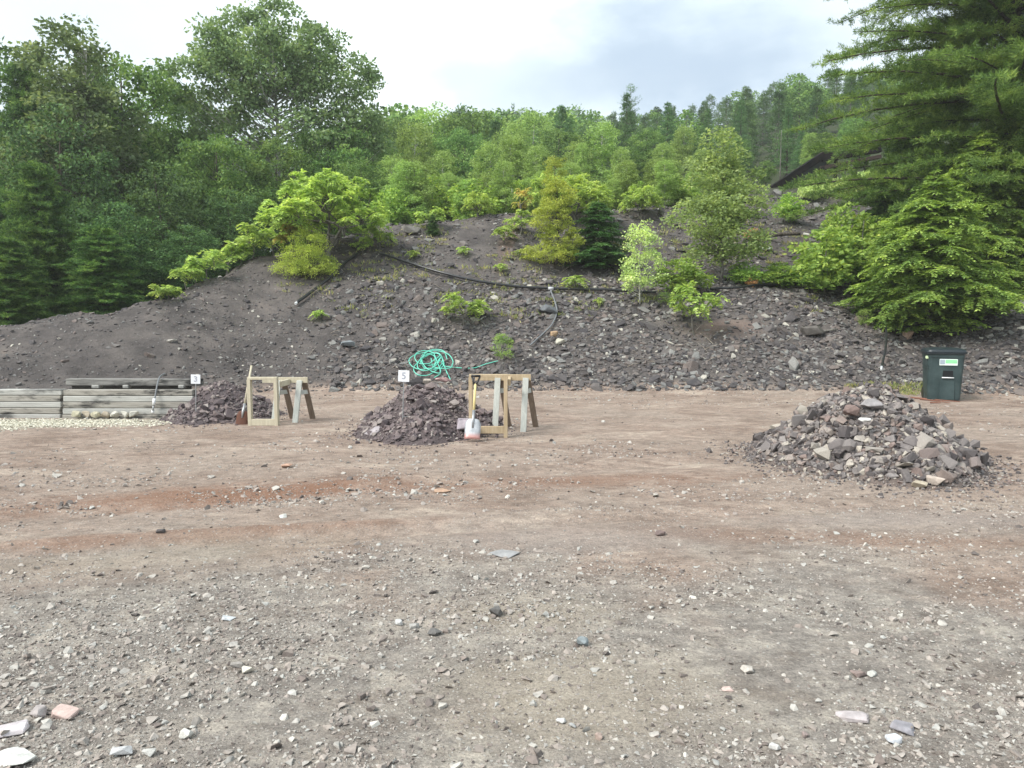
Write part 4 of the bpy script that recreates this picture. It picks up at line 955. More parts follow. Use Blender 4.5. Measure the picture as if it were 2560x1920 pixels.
SPR = conifer('spruce_tree', LM['spruce'], BARK, 3, 1.0, rng(51), z0=.02, whorl=.14, nb=8, irr=.4, power=.6, droop=.1, lift=.1, tw=.08, twl=.4, pt=.05, kind='flat', nbl=7, L=.075, Wd=.026, gap=.05)
stand(SPR, 1495, 500, 0, 3, 'dark green spruce between the larch and the small birch', 'spruce', base_v=668, wid=1.55)
stand(SPR, 1082, 535, 0, 3, 'small dark spruce at the crest under a sumac sapling', 'spruce', base_v=590, wid=1.0, copy=True, rz=1)
BIR = broadleaf('birch_sapling', LM['greyg'], PALEB, 3, [(0, 0, 2.1, .45, .45, .8), (.1, 0, 1.3, .62, .6, .55), (-.1, 0, .8, .55, .5, .3)], 105, 26, .075, .19, rng(52), tr=.008, nbr=.9, flatc=.9, clear=.25)
stand(BIR, 1600, 545, 0, 3, 'small airy birch with a thin white stem rooted by the pipe', 'birch', base_v=765, wid=1.2)
POP = broadleaf('poplar_sapling', LM['poplar'], GREYB, 5, [(0, 0, 4.3, .4, .4, .7), (-.35, 0, 3.7, .5, .5, .6), (.3, 0, 3.4, .6, .6, .7), (.25, 0, 2.7, .9, .85, .6), (-.4, .1, 2.2, .95, .85, .6), (.3, 0, 1.5, .8, .75, .6), (-.2, 0, 1.1, .6, .6, .4)], 250, 52, .085, .26, rng(53), tr=.008, nbr=.6, flatc=.8, clear=.3)
stand(POP, 1800, 325, 0, 5, 'tall feathery grey-green sapling right of centre on the slope', 'poplar', base_v=712, wid=1.4)
OR = broadleaf('rusty_shrub', LM['orange'], BARK, 1, [(0, 0, .5, .5, .4, .4)], 34, 22, .07, .14, rng(54), nbr=.8)
stand(OR, 1880, 565, 0, 1, 'rust-brown shrub on the eroded ledge', 'shrub', base_v=606, wid=1.1)
stand(OR, 1880, 690, 0, 1, 'orange-brown dying shrub low among the maples', 'shrub', base_v=722, wid=1.0, copy=True, rz=2)
MND = broadleaf('ground_vine', LM['greyg'], GREYB, 1, [(0, 0, .4, 1.2, .8, .35), (-.9, 0, .2, .7, .6, .25), (.9, .2, .55, .8, .6, .4)], 110, 40, .11, .2, rng(55), nbr=.2)
stand(MND, 2100, 436, 0, 1, 'pale leafy vines spilling down the mound under the black chute', 'vine', base_v=490, wid=.9)
stand(MND, 2030, 452, 0, 1, 'pale vines over the rocks at the foot of the chute', 'vine', base_v=500, wid=.8, copy=True, rz=4)
stand(MND, 2190, 420, 33, 1, 'pale leafy vines climbing along the black chute', 'vine', wid=.8, copy=True, rz=2)
BSH = broadleaf('leafy_bush', LM['hemlock'], GREYB, 1, [(0, 0, .5, .42, .4, .45)], 46, 34, .055, .14, rng(56), nbr=.8, wratio=.5)
stand(BSH, 1258, 830, 0, 1, 'bright green bush on the talus above the right sawhorse', 'bush', base_v=905, wid=.95)
stand(BSH, 2160, 800-30, 0, 1, 'pale little bush left of the hemlock foot', 'bush', base_v=818, wid=1.0, copy=True, rz=1)
stand(BSH, 1660, 728, 0, 1, 'little bush at the foot of the small birch', 'bush', base_v=762, wid=1.5, copy=True, rz=4)
# weeds on the slope: many tufts nobody could count
mb = MB()
for _ in range(900):
    u = rnd.uniform(700, 2050); v = rnd.choice([rnd.uniform(545, 720), rnd.uniform(600, 800)]); 
    if v < 560 + 0 * u: continue
    g = G(u, v, 14, 40)
    if g.z < .5 or fbm(np.array([g.x * .7]), np.array([g.y * .7]), 3, 88)[0] < .02: continue
    k = rnd.randint(8, 26); d = R.normal(size=(k, 3)) * .6 + [0, 0, .9]; s = rnd.uniform(.05, .15)
    blades(mb, np.array(g[:]) + R.normal(0, s * .8, (k, 3)) * [1, 1, .15], d, R.normal(size=(k, 3)), R.uniform(.6, 1.3, k) * s, s * .22)
for _ in range(90):
    g = G(rnd.gauss(2235, 45), rnd.uniform(962, 988), 14, 17); k = 16; s = rnd.uniform(.05, .12)
    blades(mb, np.array(g[:]) + R.normal(0, s, (k, 3)) * [1, 1, .15], R.normal(size=(k, 3)) * .6 + [0, 0, .8], R.normal(size=(k, 3)), s, s * .25)
tw = MB()
for _ in range(170):
    g = G(rnd.uniform(700, 2200), rnd.uniform(570, 960), 13, 40); L_ = rnd.uniform(.12, .5); a_ = rnd.uniform(0, 6.28); e_ = rnd.uniform(0, .7)
    d = Vector((math.cos(a_) * math.cos(e_), math.sin(a_) * math.cos(e_), math.sin(e_))) * L_
    tube(tw, [g, g + d * .5 + Vector((0, 0, .03)), g + d], [.007, .006, .003], 4, False)
tag(tw.build('dry_twigs', barkmat('dead_twig', (.16, .13, .10), (.34, .30, .25))), 'dead twigs and sticks scattered over the slope', 'twigs', kind='stuff')
tag(mb.build('slope_weeds', LM['grass']), 'sparse yellowish weeds and grass tufts on the slope', 'weeds', kind='stuff')

# --- right edge conifers
BIGP = conifer('pine_tree', LM['bigpine'], BARK, 15, 4.9, rng(60), z0=.05, whorl=.42, nb=8, power=.3, droop=.10, lift=.2, tw=.17, twl=.5, pt=.11, nbl=17, L=.14, Wd=.019, gap=.04, irr=.4, side=(math.pi, .06))
g = P(2500, 800, 22.5); g.z = Hf(g.x, g.y) - .1; BIGP.location = g; tag(BIGP, 'huge dark white pine with reaching boughs at the right edge', 'tree')
HEM = conifer('hemlock_tree', LM['hemlock'], BARK, 4.6, 1.6, rng(61), z0=.07, whorl=.17, nb=8, power=.62, droop=.22, lift=.42, tw=.10, twl=.5, pt=.06, kind='flat', nbl=7, L=.09, Wd=.036, gap=.16, irr=.5)
stand(HEM, 2318, 432, 0, 4.6, 'bright green young hemlock with drooping sprays left of the bin', 'hemlock', base_v=845, wid=1.22)
r_ = stand(HEM, 2520, 180, 22.0, 4.6, 'tall feathery hemlock at the right edge in front of the huge pine', 'hemlock', copy=True, rz=2.2, wid=.62)
r_ = stand(HEM, 2440, 330, 21.2, 4.6, 'darker hemlock between the young hemlock and the right edge', 'hemlock', copy=True, rz=4, wid=1.0)
stand(HEM, 2430, 520, 20.8, 4.6, 'low hemlock filling the gap right of the young hemlock foot', 'hemlock', copy=True, rz=1, wid=1.5)
stand(HEM, 2600, 300, 21.5, 4.6, 'hemlock cut by the right photo edge over the gravel bank', 'hemlock', copy=True, rz=3, wid=.9)
r_ = stand(PINEL, 2200, 440, 24.5, 11, 'low dark pine behind the maple shrubs, under the chute end', copy=True, rz=1, wid=1.0)
r_ = stand(PINEL, 2260, 250, 27, 11, 'pine filling the gap behind the hemlock top', copy=True, rz=2, wid=1.1)
r_ = stand(PINEL, 2620, 380, 22.5, 11, 'dark pine cut by the right photo edge', copy=True, rz=2, wid=1.2)

# ------------------------------------------------------------------ made things
WOODG = woodmat('weathered_timber', (.20, .185, .16), (.42, .40, .36), (.025, .025, .025), 1.0)
WOODD = woodmat('charred_timber', (.07, .07, .066), (.34, .33, .31), (.02, .02, .02), 1.0)
WOODY = woodmat('lumber', (.36, .27, .165), (.54, .44, .30), (.3, .25, .18), .3, 2)
WOODP = woodmat('pale_lumber', (.42, .37, .27), (.58, .54, .42), (.3, .27, .2), .3, 2)
WOODW = woodmat('white_lumber', (.36, .37, .34), (.55, .57, .53), (.25, .25, .22), .4, 2)
WOODB = woodmat('brown_lumber', (.13, .095, .07), (.24, .185, .14), (.08, .06, .05), .3, 2)
BLACK = mat('black_plastic', (.012, .012, .013), .45, .5); WHITE = mat('white_plastic', (.75, .76, .77), .45, .4)
METAL = mat('grey_steel', (.35, .36, .37), .45, .5, .6)

# timber wall: five courses in two lengths
def wall(u0, u1, vtop, vbot, Y, nc, label, mtl, right_cut=0):
    a = P(u0, 1000, Y); b = P(u1, 1000, Y); zt = P(0, vtop, Y).z; zb = -.04; hh = (zt - zb) / nc
    root = empty('timber_wall', ((a.x + b.x) / 2, Y, 0), 0, label, 'wall'); Lx = b.x - a.x
    for i in range(nc):
        m_ = MB(); z = zb + hh * (i + .5); ex = rnd.uniform(-.02, .02) - (right_cut if i < 1 else 0)
        off = -.016 * (nc - i)
        box(m_, (ex / 2, off, z), (Lx + ex, .16, hh - .008), bev=.008)
        o = m_.build('timber', mtl[i % len(mtl)], root)
    return root
WOODL = woodmat('bleached_timber', (.30, .295, .275), (.52, .52, .49), (.05, .05, .05), .85)
wall(-420, 163, 972, 1046, 12.2, 5, 'left length of grey stacked timber wall, cut by the photo edge', [WOODL, WOODG, WOODL, WOODG])
wall(168, 488, 973, 1042, 12.15, 5, 'right length of stacked timber wall ending at the number 3 heap', [WOODG, WOODL, WOODG, WOODL])
a = P(173, 955, 12.42); b = P(503, 955, 12.42)
m_ = MB(); box(m_, (0, 0, 0), (b.x - a.x, .17, .115), bev=.01)
o = m_.build('timber_or_shade_bar', WOODD); o.location = ((a.x + b.x) / 2, 12.42, (a.z + b.z) / 2); o.rotation_euler = (0, .004, .02); tag(o, 'long charred timber lying across the top of the right wall length', 'timber')
for i, (u, w, l) in enumerate(((245, .12, 'leftmost'), (320, .09, 'middle'), (458, .09, 'rightmost'))):
    p = P(u, 968, 12.4); m_ = MB(); box(m_, (0, 0, 0), (w, .14, .055), bev=.005); o = m_.build('spacer_block', WOODL); z1 = a.z - .058; z0 = P(0, 973, 12.15).z
    o.location = (p.x, 12.38, z0 + .0265); tag(o, l + ' pale spacer block under the charred timber', 'wood block')
q_ = P(330, 960, 12.75); m_ = MB(); box(m_, (0, 0, 0), (P(480, 960, 12.75).x - P(190, 960, 12.75).x, .15, .12), bev=.01); o = m_.build('timber_or_shade_bar', mat('gap_shade_black', (.012, .011, .010), .9)); o.location = (q_.x, 12.75, P(0, 968, 12.75).z - .01); tag(o, 'added black bar painting the shade in the gap behind the spacer blocks', 'timber')  # added black bar: its colour stands for the shade under the charred timber
# blocks of rough stone showing under the right length
for i in range(7):
    u = 195 + i * 24; p = P(u, 1033, 11.98); 
    rock(0, 0, 26, .75, rnd.choice([(.45, .42, .31), (.36, .31, .24), (.5, .48, .42)]), ['yellowish block under the wall left end', 'brown stone beside it under the wall', 'third rough stone under the timber wall', 'middle rough stone under the timber wall', 'white chipped block under the timber wall', 'grey wedge stone under the timber wall', 'last rough stone under the wall before the black hose'][i], at=Vector((p.x, 11.93, .02)), seed=70 + i, sink=.2)

# sawhorse + upright frame
def stand_frame(label, u_l, u_r, v_top, v_bot, u_end, mats, seed, Yf, Yh, legs):
    MF, MH, MBk = mats
    g = P((u_l + u_r) / 2, 900, Yf); root = empty('sawhorse', (g.x, g.y, Hf(g.x, g.y)), 0, label, 'sawhorse'); o0 = root.location
    def L(p): return Vector(p) - o0
    def gz(x, y): return Hf(x, y)
    zt = P(u_l, v_top, Yf).z
    def post(u, name='frame_post', mt=MF, zb=None, dz=0):
        x = P(u, 900, Yf).x; m_ = MB(); z0_ = gz(x, Yf) - .01 if zb is None else zb
        box(m_, L((x, Yf + .045, (z0_ + zt + dz) / 2)), (.052, .09, zt + dz - z0_), bev=.003); m_.build(name, mt, root); return x
    xl = post(u_l + 6, dz=-.04); xr = post(u_r - 6)
    m_ = MB(); box(m_, L(((xl + xr) / 2 - .02, Yf + .045, zt - .02)), (xr - xl, .09, .038), bev=.003); m_.build('frame_rail', MF, root)
    zb = P(0, v_bot, Yf).z; m_ = MB(); box(m_, L(((xl + xr) / 2, Yf + .02, zb)), (xr - xl - .054, .038, .10), bev=.003); m_.build('frame_rail', MF, root)
    # horse: top beam on edge, legs splayed front and back
    xe = P(u_end, 900, Yh).x; zt2 = P(u_end, v_top, Yh).z; xs = xl + .03
    m_ = MB(); box(m_, L(((xs + xe) / 2, Yh, zt2 - .045)), (xe - xs, .04, .09), bev=.003); m_.build('top_beam', MH[0], root)
    m_ = MB(); box(m_, L((xr + .05, (Yf + .09 + Yh) / 2, zt2 - .07)), (.04, max(.05, Yh - Yf - .14), .088), bev=.003); m_.build('cross_rail', MF, root)
    for (uf, ub) in legs:
        xf = P(uf, 900, Yh).x; yf = Yh - .20; yb = Yh + .26; xb = P(ub[1], 900, yb).x; xt = P(ub[0], 900, Yh).x
        m_ = MB(); beam(m_, L((xf - .02, yf, gz(xf, yf) - .01)), L((xf + .02, Yh - .032, zt2 - .05)), .085, .038, up=(0, 1, 0)); m_.build('leg', MH[1], root)
        m_ = MB(); beam(m_, L((xb, yb, gz(xb, yb) - .01)), L((xt, Yh + .032, zt2 - .05)), .085, .038, up=(0, 1, 0)); m_.build('leg', MBk, root)
        zm = zt2 - .24; f_ = .24 / zt2
        m_ = MB(); beam(m_, L((xf + .035, Yh - .055, zm)), L((xt + (xb - xt) * f_ + .02, Yh + .10, zm)), .02, .07); m_.build('leg_brace', MH[1], root)
    return root
stand_frame('weathered sawhorse with an upright frame beside the number 3 heap', 613, 692, 943, 1056, 768, (WOODP, (WOODP, WOODW), WOODB), 1, 11.15, 11.7, ((694, (706, 728)), (746, (757, 779))))
stand_frame('fresh yellow lumber sawhorse with an upright frame and the D-grip shovel leaning on it', 1170, 1270, 936, 1075, 1327, (WOODY, (WOODY, WOODW), WOODB), 2, 10.05, 10.75, ((1241, (1252, 1272)), (1311, (1319, 1340))))

# shovels
def shovel(label, p_tip, p_top, grip, blade_m, handle_m, bw=.21, bl=.27):
    tip, top = Vector(p_tip), Vector(p_top); d = (top - tip).normalized(); Lh = (top - tip).length
    root = empty('shovel', tip, 0, label, 'shovel'); side = d.cross(Vector((0, 1, 0))).normalized(); nrm = side.cross(d)
    # blade: dished sheet with thickness
    m_ = MB(); nu, nv = 9, 9; vs = []
    for off in (0, .004):
        for j in range(nv):
            s = j / (nv - 1)
            for i in range(nu):
                w = (i / (nu - 1) - .5) * 2; wd = bw / 2 * (1 if s < .8 else 1 - (s - .8) * 1.6)
                edge = abs(w) ** 3 * .035
                vs.append(side * (w * wd) + d * (s * bl) + nrm * (edge * (1 if s > .05 else .6) + off - .02 * s))
    vs = [tuple(q) for q in vs]; q = []; n_ = nu * nv
    for j in range(nv - 1):
        for i in range(nu - 1):
            a_ = j * nu + i; q.append((a_, a_ + 1, a_ + nu + 1, a_ + nu)); q.append((a_ + n_, a_ + nu + n_, a_ + nu + 1 + n_, a_ + 1 + n_))
    per = [i for i in range(nu)] + [j * nu + nu - 1 for j in range(1, nv)] + [(nv - 1) * nu + i for i in range(nu - 2, -1, -1)] + [j * nu for j in range(nv - 2, 0, -1)]
    for k in range(len(per)): a_, b_ = per[k], per[(k + 1) % len(per)]; q.append((a_, a_ + n_, b_ + n_, b_))
    m_.add(vs, q=q); m_.build('blade', blade_m, root, True)
    m_ = MB(); tube(m_, [d * (bl * .55) - nrm * .01, d * (bl * .95) - nrm * .018, d * (bl + .12)], [.012, .02, .019], 10); m_.build('socket', METAL, root, True)
    m_ = MB(); tube(m_, [d * (bl + .10), d * (Lh - (.13 if grip else 0))], [.0175, .0165], 12); m_.build('handle', handle_m, root, True)
    if grip:
        m_ = MB(); h0 = Lh - .14
        for sg in (-1, 1): tube(m_, [d * h0, d * (h0 + .04) + side * sg * .03, d * (h0 + .12) + side * sg * .055], [.016, .013, .013], 8)
        tube(m_, [d * (h0 + .125) - side * .062, d * (h0 + .125) + side * .062], [.017, .017], 10); m_.build('grip', BLACK, root, True)
    return root
SILV = mat('worn_steel_blade', (.5, .51, .53), .4, .5, .3); tq = NT(SILV); vq = tq.coord('Object'); sp_ = tq.n('ShaderNodeSeparateXYZ'); tq.l(vq, sp_.inputs[0])
tq.l(tq.mix(tq.math('MULTIPLY', tq.step(sp_.outputs[2], .09, .02), .8), tq.ramp(tq.noise(vq, 14, 5), [(.35, (.38, .40, .42)), (.65, (.62, .63, .65))]), (.55, .24, .20)), tq.b.inputs['Base Color'])
RUST = mat('rusty_blade', (.10, .045, .03), .8, .3); YEL = woodmat('yellow_handle', (.58, .47, .20), (.68, .58, .30), (.4, .3, .15), .2, 2)
shovel('square shovel with yellow handle and black D-grip against the yellow sawhorse', P(1180, 1097, 9.62), P(1190, 937, 9.98), True, SILV, YEL)
shovel('old shovel with rusty blade behind the weathered sawhorse frame', P(602, 1066, 11.3), P(629, 914, 11.62), False, RUST, WOODP, .2, .24)

# number signs
def digit(ch, parent, loc, size, m):
    cu = bpy.data.curves.new('number', 'FONT'); cu.body = ch; cu.size = size; cu.extrude = .001; cu.align_x = 'CENTER'; cu.align_y = 'CENTER'; cu.offset = size * .012
    o = bpy.data.objects.new('number', cu); C.objects.link(o); bpy.context.view_layer.update()
    me = bpy.data.meshes.new_from_object(o.evaluated_get(bpy.context.evaluated_depsgraph_get())); bpy.data.objects.remove(o)
    me.materials.clear(); me.materials.append(m); n_ = bpy.data.objects.new('number', me); C.objects.link(n_); n_.parent = parent
    n_.location = loc; n_.rotation_euler = (math.radians(90), 0, 0); return n_
INK = mat('grey_ink', (.36, .38, .44), .6); SIGNW = mat('sign_board', (.78, .80, .83), .5, .3)
def sign(ch, u, v, foot_v, w, label, Y, rz=0, roll=0, stepside=1):
    top = P(u, v, Y); g = Vector((top.x, Y, 0)); fz = P(u, foot_v, Y).z
    root = empty('number_sign', (g.x, Y, fz), rz, label, 'sign'); h = top.z - fz
    pl = MB(); box(pl, (0, 0, h), (w, .006, w * 1.02), bev=.0015); po = pl.build('placard', SIGNW, root); po.rotation_euler = (0, 0, 0)
    digit(ch, po, (0, -.0045, h), w * .85, INK)
    m_ = MB(); tube(m_, [(0, .006, -.12), (0, .006, h - w * .3)], [.0075, .0075], 6); tube(m_, [(0, .006, .07), (stepside * .085, .006, .07), (stepside * .085, .006, -.1)], [.0065] * 3, 6)
    m_.build('wire_stake', METAL, root)
    root.rotation_euler = (0, roll, rz); return root
sign('3', 486, 948, 1045, .142, 'square white sign on a wire stake reading 3, by the timber wall', 11.55, .12, .03)
sign('5', 1005, 940, 1054, .150, 'square white sign on a wire stake reading 5, in front of the dark heap', 9.95, -.05, .04)

# pipes and hoses
def hose(name, label, pts, r, m, lift=None, n=8, k=8, cat='hose'):
    P_ = [Vector(G(*p) if len(p) == 2 else P(*p)) for p in pts]; lift = r if lift is None else lift
    sp = spline(P_, n)
    hz = H(sp[:, 0], sp[:, 1])
    if all(len(p) == 2 for p in pts): sp[:, 2] = np.maximum(sp[:, 2], hz) + lift
    ctr = sp[0].copy(); m_ = MB(); tube(m_, sp - ctr, r, k); o = m_.build(name, m, None, True); o.location = ctr; return tag(o, label, cat), sp
HOSEB = mat('black_pipe', (.018, .019, .021), .35, .5); GH = mat('grey_hose', (.16, .17, .18), .5, .4); TEAL = mat('teal_hose', (.14, .56, .43), .4, .45)
hose('pipe', 'long black pipe sagging across the slope above the talus', [(950, 645), (1010, 665), (1100, 692), (1190, 714), (1280, 727), (1380, 733), (1480, 736), (1580, 741), (1640, 742)], .036, HOSEB, .12, cat='pipe')
hose('pipe', 'black pipe running level under the maple shrubs on the right', [(1775, 734), (1850, 730), (1940, 724), (2020, 720), (2090, 722)], .034, HOSEB, .12, cat='pipe')
o, sp = hose('pipe', 'short black pipe running diagonally down the left slope', [(742, 768), (775, 742), (820, 708), (862, 668), (895, 643)], .042, HOSEB, .10, cat='pipe')
m_ = MB(); d_ = unit(sp[0] - sp[2]); tube(m_, [np.zeros(3), d_ * .06], [.036, .036], 8); c2 = m_.build('end_fitting', WHITE, o)
hose('hose', 'thin grey hose looping down the talus from the long pipe', [(1376, 735), (1386, 760), (1392, 790), (1380, 820), (1352, 848), (1325, 872)], .02, GH, .08)
p = G(1377, 734); m_ = MB(); tube(m_, [(-.07, 0, 0), (.07, 0, 0)], [.045, .045], 8); tube(m_, [(0, 0, 0), (.01, -.03, -.1)], [.02, .018], 8); o = m_.build('pipe_joint', mat('joint_grey', (.45, .46, .48), .5), None, True); o.location = p + Vector((0, 0, .13)); tag(o, 'pale fitting where the thin hose joins the long pipe', 'fitting')
def hose3(name, label, P_, r, m, n=8, k=8, cat='hose'):
    sp = spline(P_, n); ctr = sp[0].copy(); m_ = MB(); tube(m_, sp - ctr, r, k); o = m_.build(name, m, None, True); o.location = ctr; return tag(o, label, cat)
yh = 12.02
o = hose3('hose', 'black hose with a white nozzle hanging over the timber wall', [P(412, 934, 12.75), P(404, 938, 12.5), P(398, 945, 12.3), P(393, 962, 12.1), P(388, 990, 11.98), P(386, 998, 11.96)], .012, GH)
for (v0, v1, r_, mm) in ((996, 1013, .024, WHITE), (1013, 1027, .014, METAL), (1026, 1033, .022, WHITE)):
    m_ = MB(); q0 = P(386 - (v0 - 996) * .12, v0, 11.95); q1 = P(386 - (v1 - 996) * .12, v1, 11.93); tube(m_, [Vector(q0) - o.location, Vector(q1) - o.location], [r_, r_ * .9], 10); m_.build('nozzle', mm, o, True)
o = hose3('hose', 'short black hose hanging from under the hemlock to the talus', [P(2214, 815, 17.9), P(2216, 840, 17.6), P(2214, 870, 17.0), P(2208, 900, 16.6), P(2204, 918, 16.3)], .026, HOSEB)
m_ = MB(); tube(m_, [P(2204, 916, 16.3) - o.location, P(2203, 927, 16.25) - o.location], [.03, .024], 8); m_.build('end_fitting', mat('fitting', (.5, .52, .53), .4, .5, .3), o, True)
# teal garden hose: a heap of loose loops and a long tail
cc = G(1075, 912, 12, 20); pts = []; rg = rng(77)
nl = 7
for k in range(nl * 10):
    a = k / 10 * 2 * math.pi + .3 * math.sin(k * .7); L_ = k // 10
    rx = .31 * (1 + .28 * math.sin(L_ * 2.1)); ry = .27 * (1 + .3 * math.cos(L_ * 1.7)); cx_ = .10 * math.sin(L_ * 1.9) + (-.12 if L_ % 2 else .08); cy_ = .12 * math.cos(L_ * 2.7)
    ro = .9 * math.sin(L_ * 1.3); x = rx * math.cos(a); y = ry * math.sin(a); X_ = x * math.cos(ro) - y * math.sin(ro) + cx_; Y_ = x * math.sin(ro) + y * math.cos(ro) + cy_
    wx, wy = cc.x + X_, cc.y + Y_ ; pts.append(Vector((wx, wy, Hf(wx, wy) + .03 + .014 * L_ + .025 * rg.random() + .03 * max(0, math.sin(a * 1.0 + L_)))))
last = pts[-1]
for (u, v) in ((1105, 915), (1120, 922), (1180, 925), (1215, 915), (1245, 908)):
    q = G(u, v, 12, 22); pts.append(q + Vector((0, 0, .03)))
hose3('garden_hose', 'teal green garden hose heaped in loose loops on the talus', pts, .0115, TEAL, 5, 7)
q0 = P(1108, 912, 15.6); hose3('garden_hose', 'free teal hose end trailing down onto the dark heap', [G(1104, 912, 12, 20) + Vector((0, 0, .06)), G(1112, 925, 12, 20) + Vector((0, 0, .05)), G(1118, 940, 12, 20) + Vector((0, 0, .04)), G(1127, 957, 12, 20) + Vector((0, 0, .05))], .0115, TEAL)
hose3('garden_hose', 'curled teal hose end left of the other free end', [G(1078, 905, 12, 20) + Vector((0, 0, .08)), G(1082, 922, 12, 20) + Vector((0, 0, .05)), G(1100, 929, 12, 20) + Vector((0, 0, .04)), G(1100, 940, 12, 20) + Vector((0, 0, .04)), G(1086, 950, 12, 20) + Vector((0, 0, .04))], .0115, TEAL)

# wheeled bin
Yb = 14.75; p = P(2363, 1000, Yb); bz = Hf(p.x, Yb)
BINM = mat('bin_plastic', (.022, .045, .048), .5, .4); tq = NT(BINM); vq = tq.coord('Object'); tq.l(tq.ramp(tq.noise(vq, 3.5, 6, .65), [(.35, (.018, .036, .038)), (.68, (.045, .072, .074))]), tq.b.inputs['Base Color'])
LIDM = mat('lid_plastic', (.014, .022, .028), .45, .45); DARKM = mat('bin_recess', (.006, .008, .01), .7)
binr = empty('wheelie_bin', (p.x, Yb + .15, bz), math.radians(-20), 'dark green wheeled bin with a green and white sticker by the hemlock', 'bin')
def rrect(w, d, r, k=5):
    o = []
    for cx_, cy_, a0 in ((w / 2 - r, d / 2 - r, 0), (-w / 2 + r, d / 2 - r, 90), (-w / 2 + r, -d / 2 + r, 180), (w / 2 - r, -d / 2 + r, 270)):
        for i in range(k + 1): a_ = math.radians(a0 + 90 * i / k); o.append((cx_ + r * math.cos(a_), cy_ + r * math.sin(a_)))
    return o
def loft(rings, name, m, parent, smooth=True):
    m_ = MB(); n_ = len(rings[0][1]); vs = []; q = []
    for z, ring in rings: vs += [(x, y, z) for x, y in ring]
    for j in range(len(rings) - 1):
        for i in range(n_): a_ = j * n_ + i; b_ = j * n_ + (i + 1) % n_; q.append((a_, b_, b_ + n_, a_ + n_))
    t_ = []; vs += [(0, 0, rings[0][0]), (0, 0, rings[-1][0])]; c0 = len(vs) - 2
    for i in range(n_): t_.append((c0, (i + 1) % n_, i)); t_.append((c0 + 1, (len(rings) - 1) * n_ + i, (len(rings) - 1) * n_ + (i + 1) % n_))
    m_.add(vs, q=q, t=t_); o = m_.build(name, m, parent, smooth)
    if smooth:
        ed = o.modifiers.new('split', 'EDGE_SPLIT'); ed.split_angle = math.radians(38)
    return o
loft([(0.02, rrect(.575, .58, .06)), (.10, rrect(.585, .60, .06)), (.86, rrect(.64, .70, .07)), (.862, rrect(.655, .72, .07)), (.93, rrect(.66, .73, .07))], 'body', BINM, binr)
loft([(.93, rrect(.68, .74, .08)), (.935, rrect(.73, .78, .09)), (.975, rrect(.74, .79, .09)), (.978, rrect(.71, .76, .09)), (1.01, rrect(.69, .74, .09)), (1.035, rrect(.60, .64, .1)), (1.05, rrect(.40, .42, .1))], 'lid', LIDM, binr)
fy = lambda z: -(.29 + .06 * (z - .1) / .76)
m_ = MB(); box(m_, (.04, fy(.79) - .004, .77), (.315, .01, .125), bev=.003); st = m_.build('sticker', mat('sticker_white', (.70, .78, .75), .5), binr); st.rotation_euler = (0, 0, 0)
m_ = MB(); box(m_, (.085, fy(.79) - .010, .785), (.20, .006, .07), bev=.001); m_.build('sticker_panel', mat('sticker_green', (.25, .62, .32), .5), st)
m_ = MB(); box(m_, (-.068, fy(.79) - .010, .775), (.085, .006, .09), bev=.001); m_.build('sticker_panel', mat('sticker_grey', (.30, .36, .42), .5), st)
m_ = MB(); box(m_, (.04, fy(.5) + .000, .545), (.185, .03, .13), bev=.008); m_.build('recess', DARKM, binr)
m_ = MB(); tube(m_, [(-.065, fy(.5) - .03, .465), (.145, fy(.5) - .03, .465)], [.011, .011], 8); m_.build('catch_bar', WHITE, binr, True)
m_ = MB(); box(m_, (.045, fy(.25) + .0, .225), (.26, .045, .42), bev=.012); m_.build('front_panel', BINM, binr)
m_ = MB()
for z in (.70, .645): box(m_, (0, fy(z) + .335, z), (.655 - (.86 - z) * .1, .67 - (.86 - z) * .1, .012), bev=.003)
m_.build('ridge', BINM, binr)
m_ = MB(); box(m_, (-.33, -.28, .86), (.05, .09, .06), bev=.01); m_.build('hinge_tag', mat('tag_green', (.5, .62, .38), .5), binr)
for sx_ in (-.27, .27):
    m_ = MB(); tube(m_, [(sx_ - .03, .27, .11), (sx_ + .03, .27, .11)], [.11, .11], 20); m_.build('wheel', BLACK, binr)
m_ = MB(); tube(m_, [(-.25, .37, .97), (-.25, .43, .99), (.25, .43, .99), (.25, .37, .97)], [.015] * 4, 8); m_.build('handle', LIDM, binr)
STK = mat('red_twig', (.20, .09, .06), .8)
for i, (u0, v0, u1, v1, lab) in enumerate(((2270, 996, 2400, 1007, 'long reddish stick lying across the foot of the bin'), (2300, 1000, 2375, 1010, 'shorter reddish stick in front of the bin'), (2325, 1009, 2352, 1010, 'short twig nearest in front of the bin'))):
    a_ = G(u0, v0, 10, 16); b_ = G(u1, v1, 10, 16); m_ = MB(); mid = (a_ + b_) / 2 + Vector((0, .02, .02)); tube(m_, spline([Vector((0, 0, .02)), mid - a_, b_ - a_ + Vector((0, 0, .02))], 4), np.linspace(.018, .008, 9), 6); o = m_.build('stick', STK, None, True); o.location = a_; tag(o, lab, 'stick')

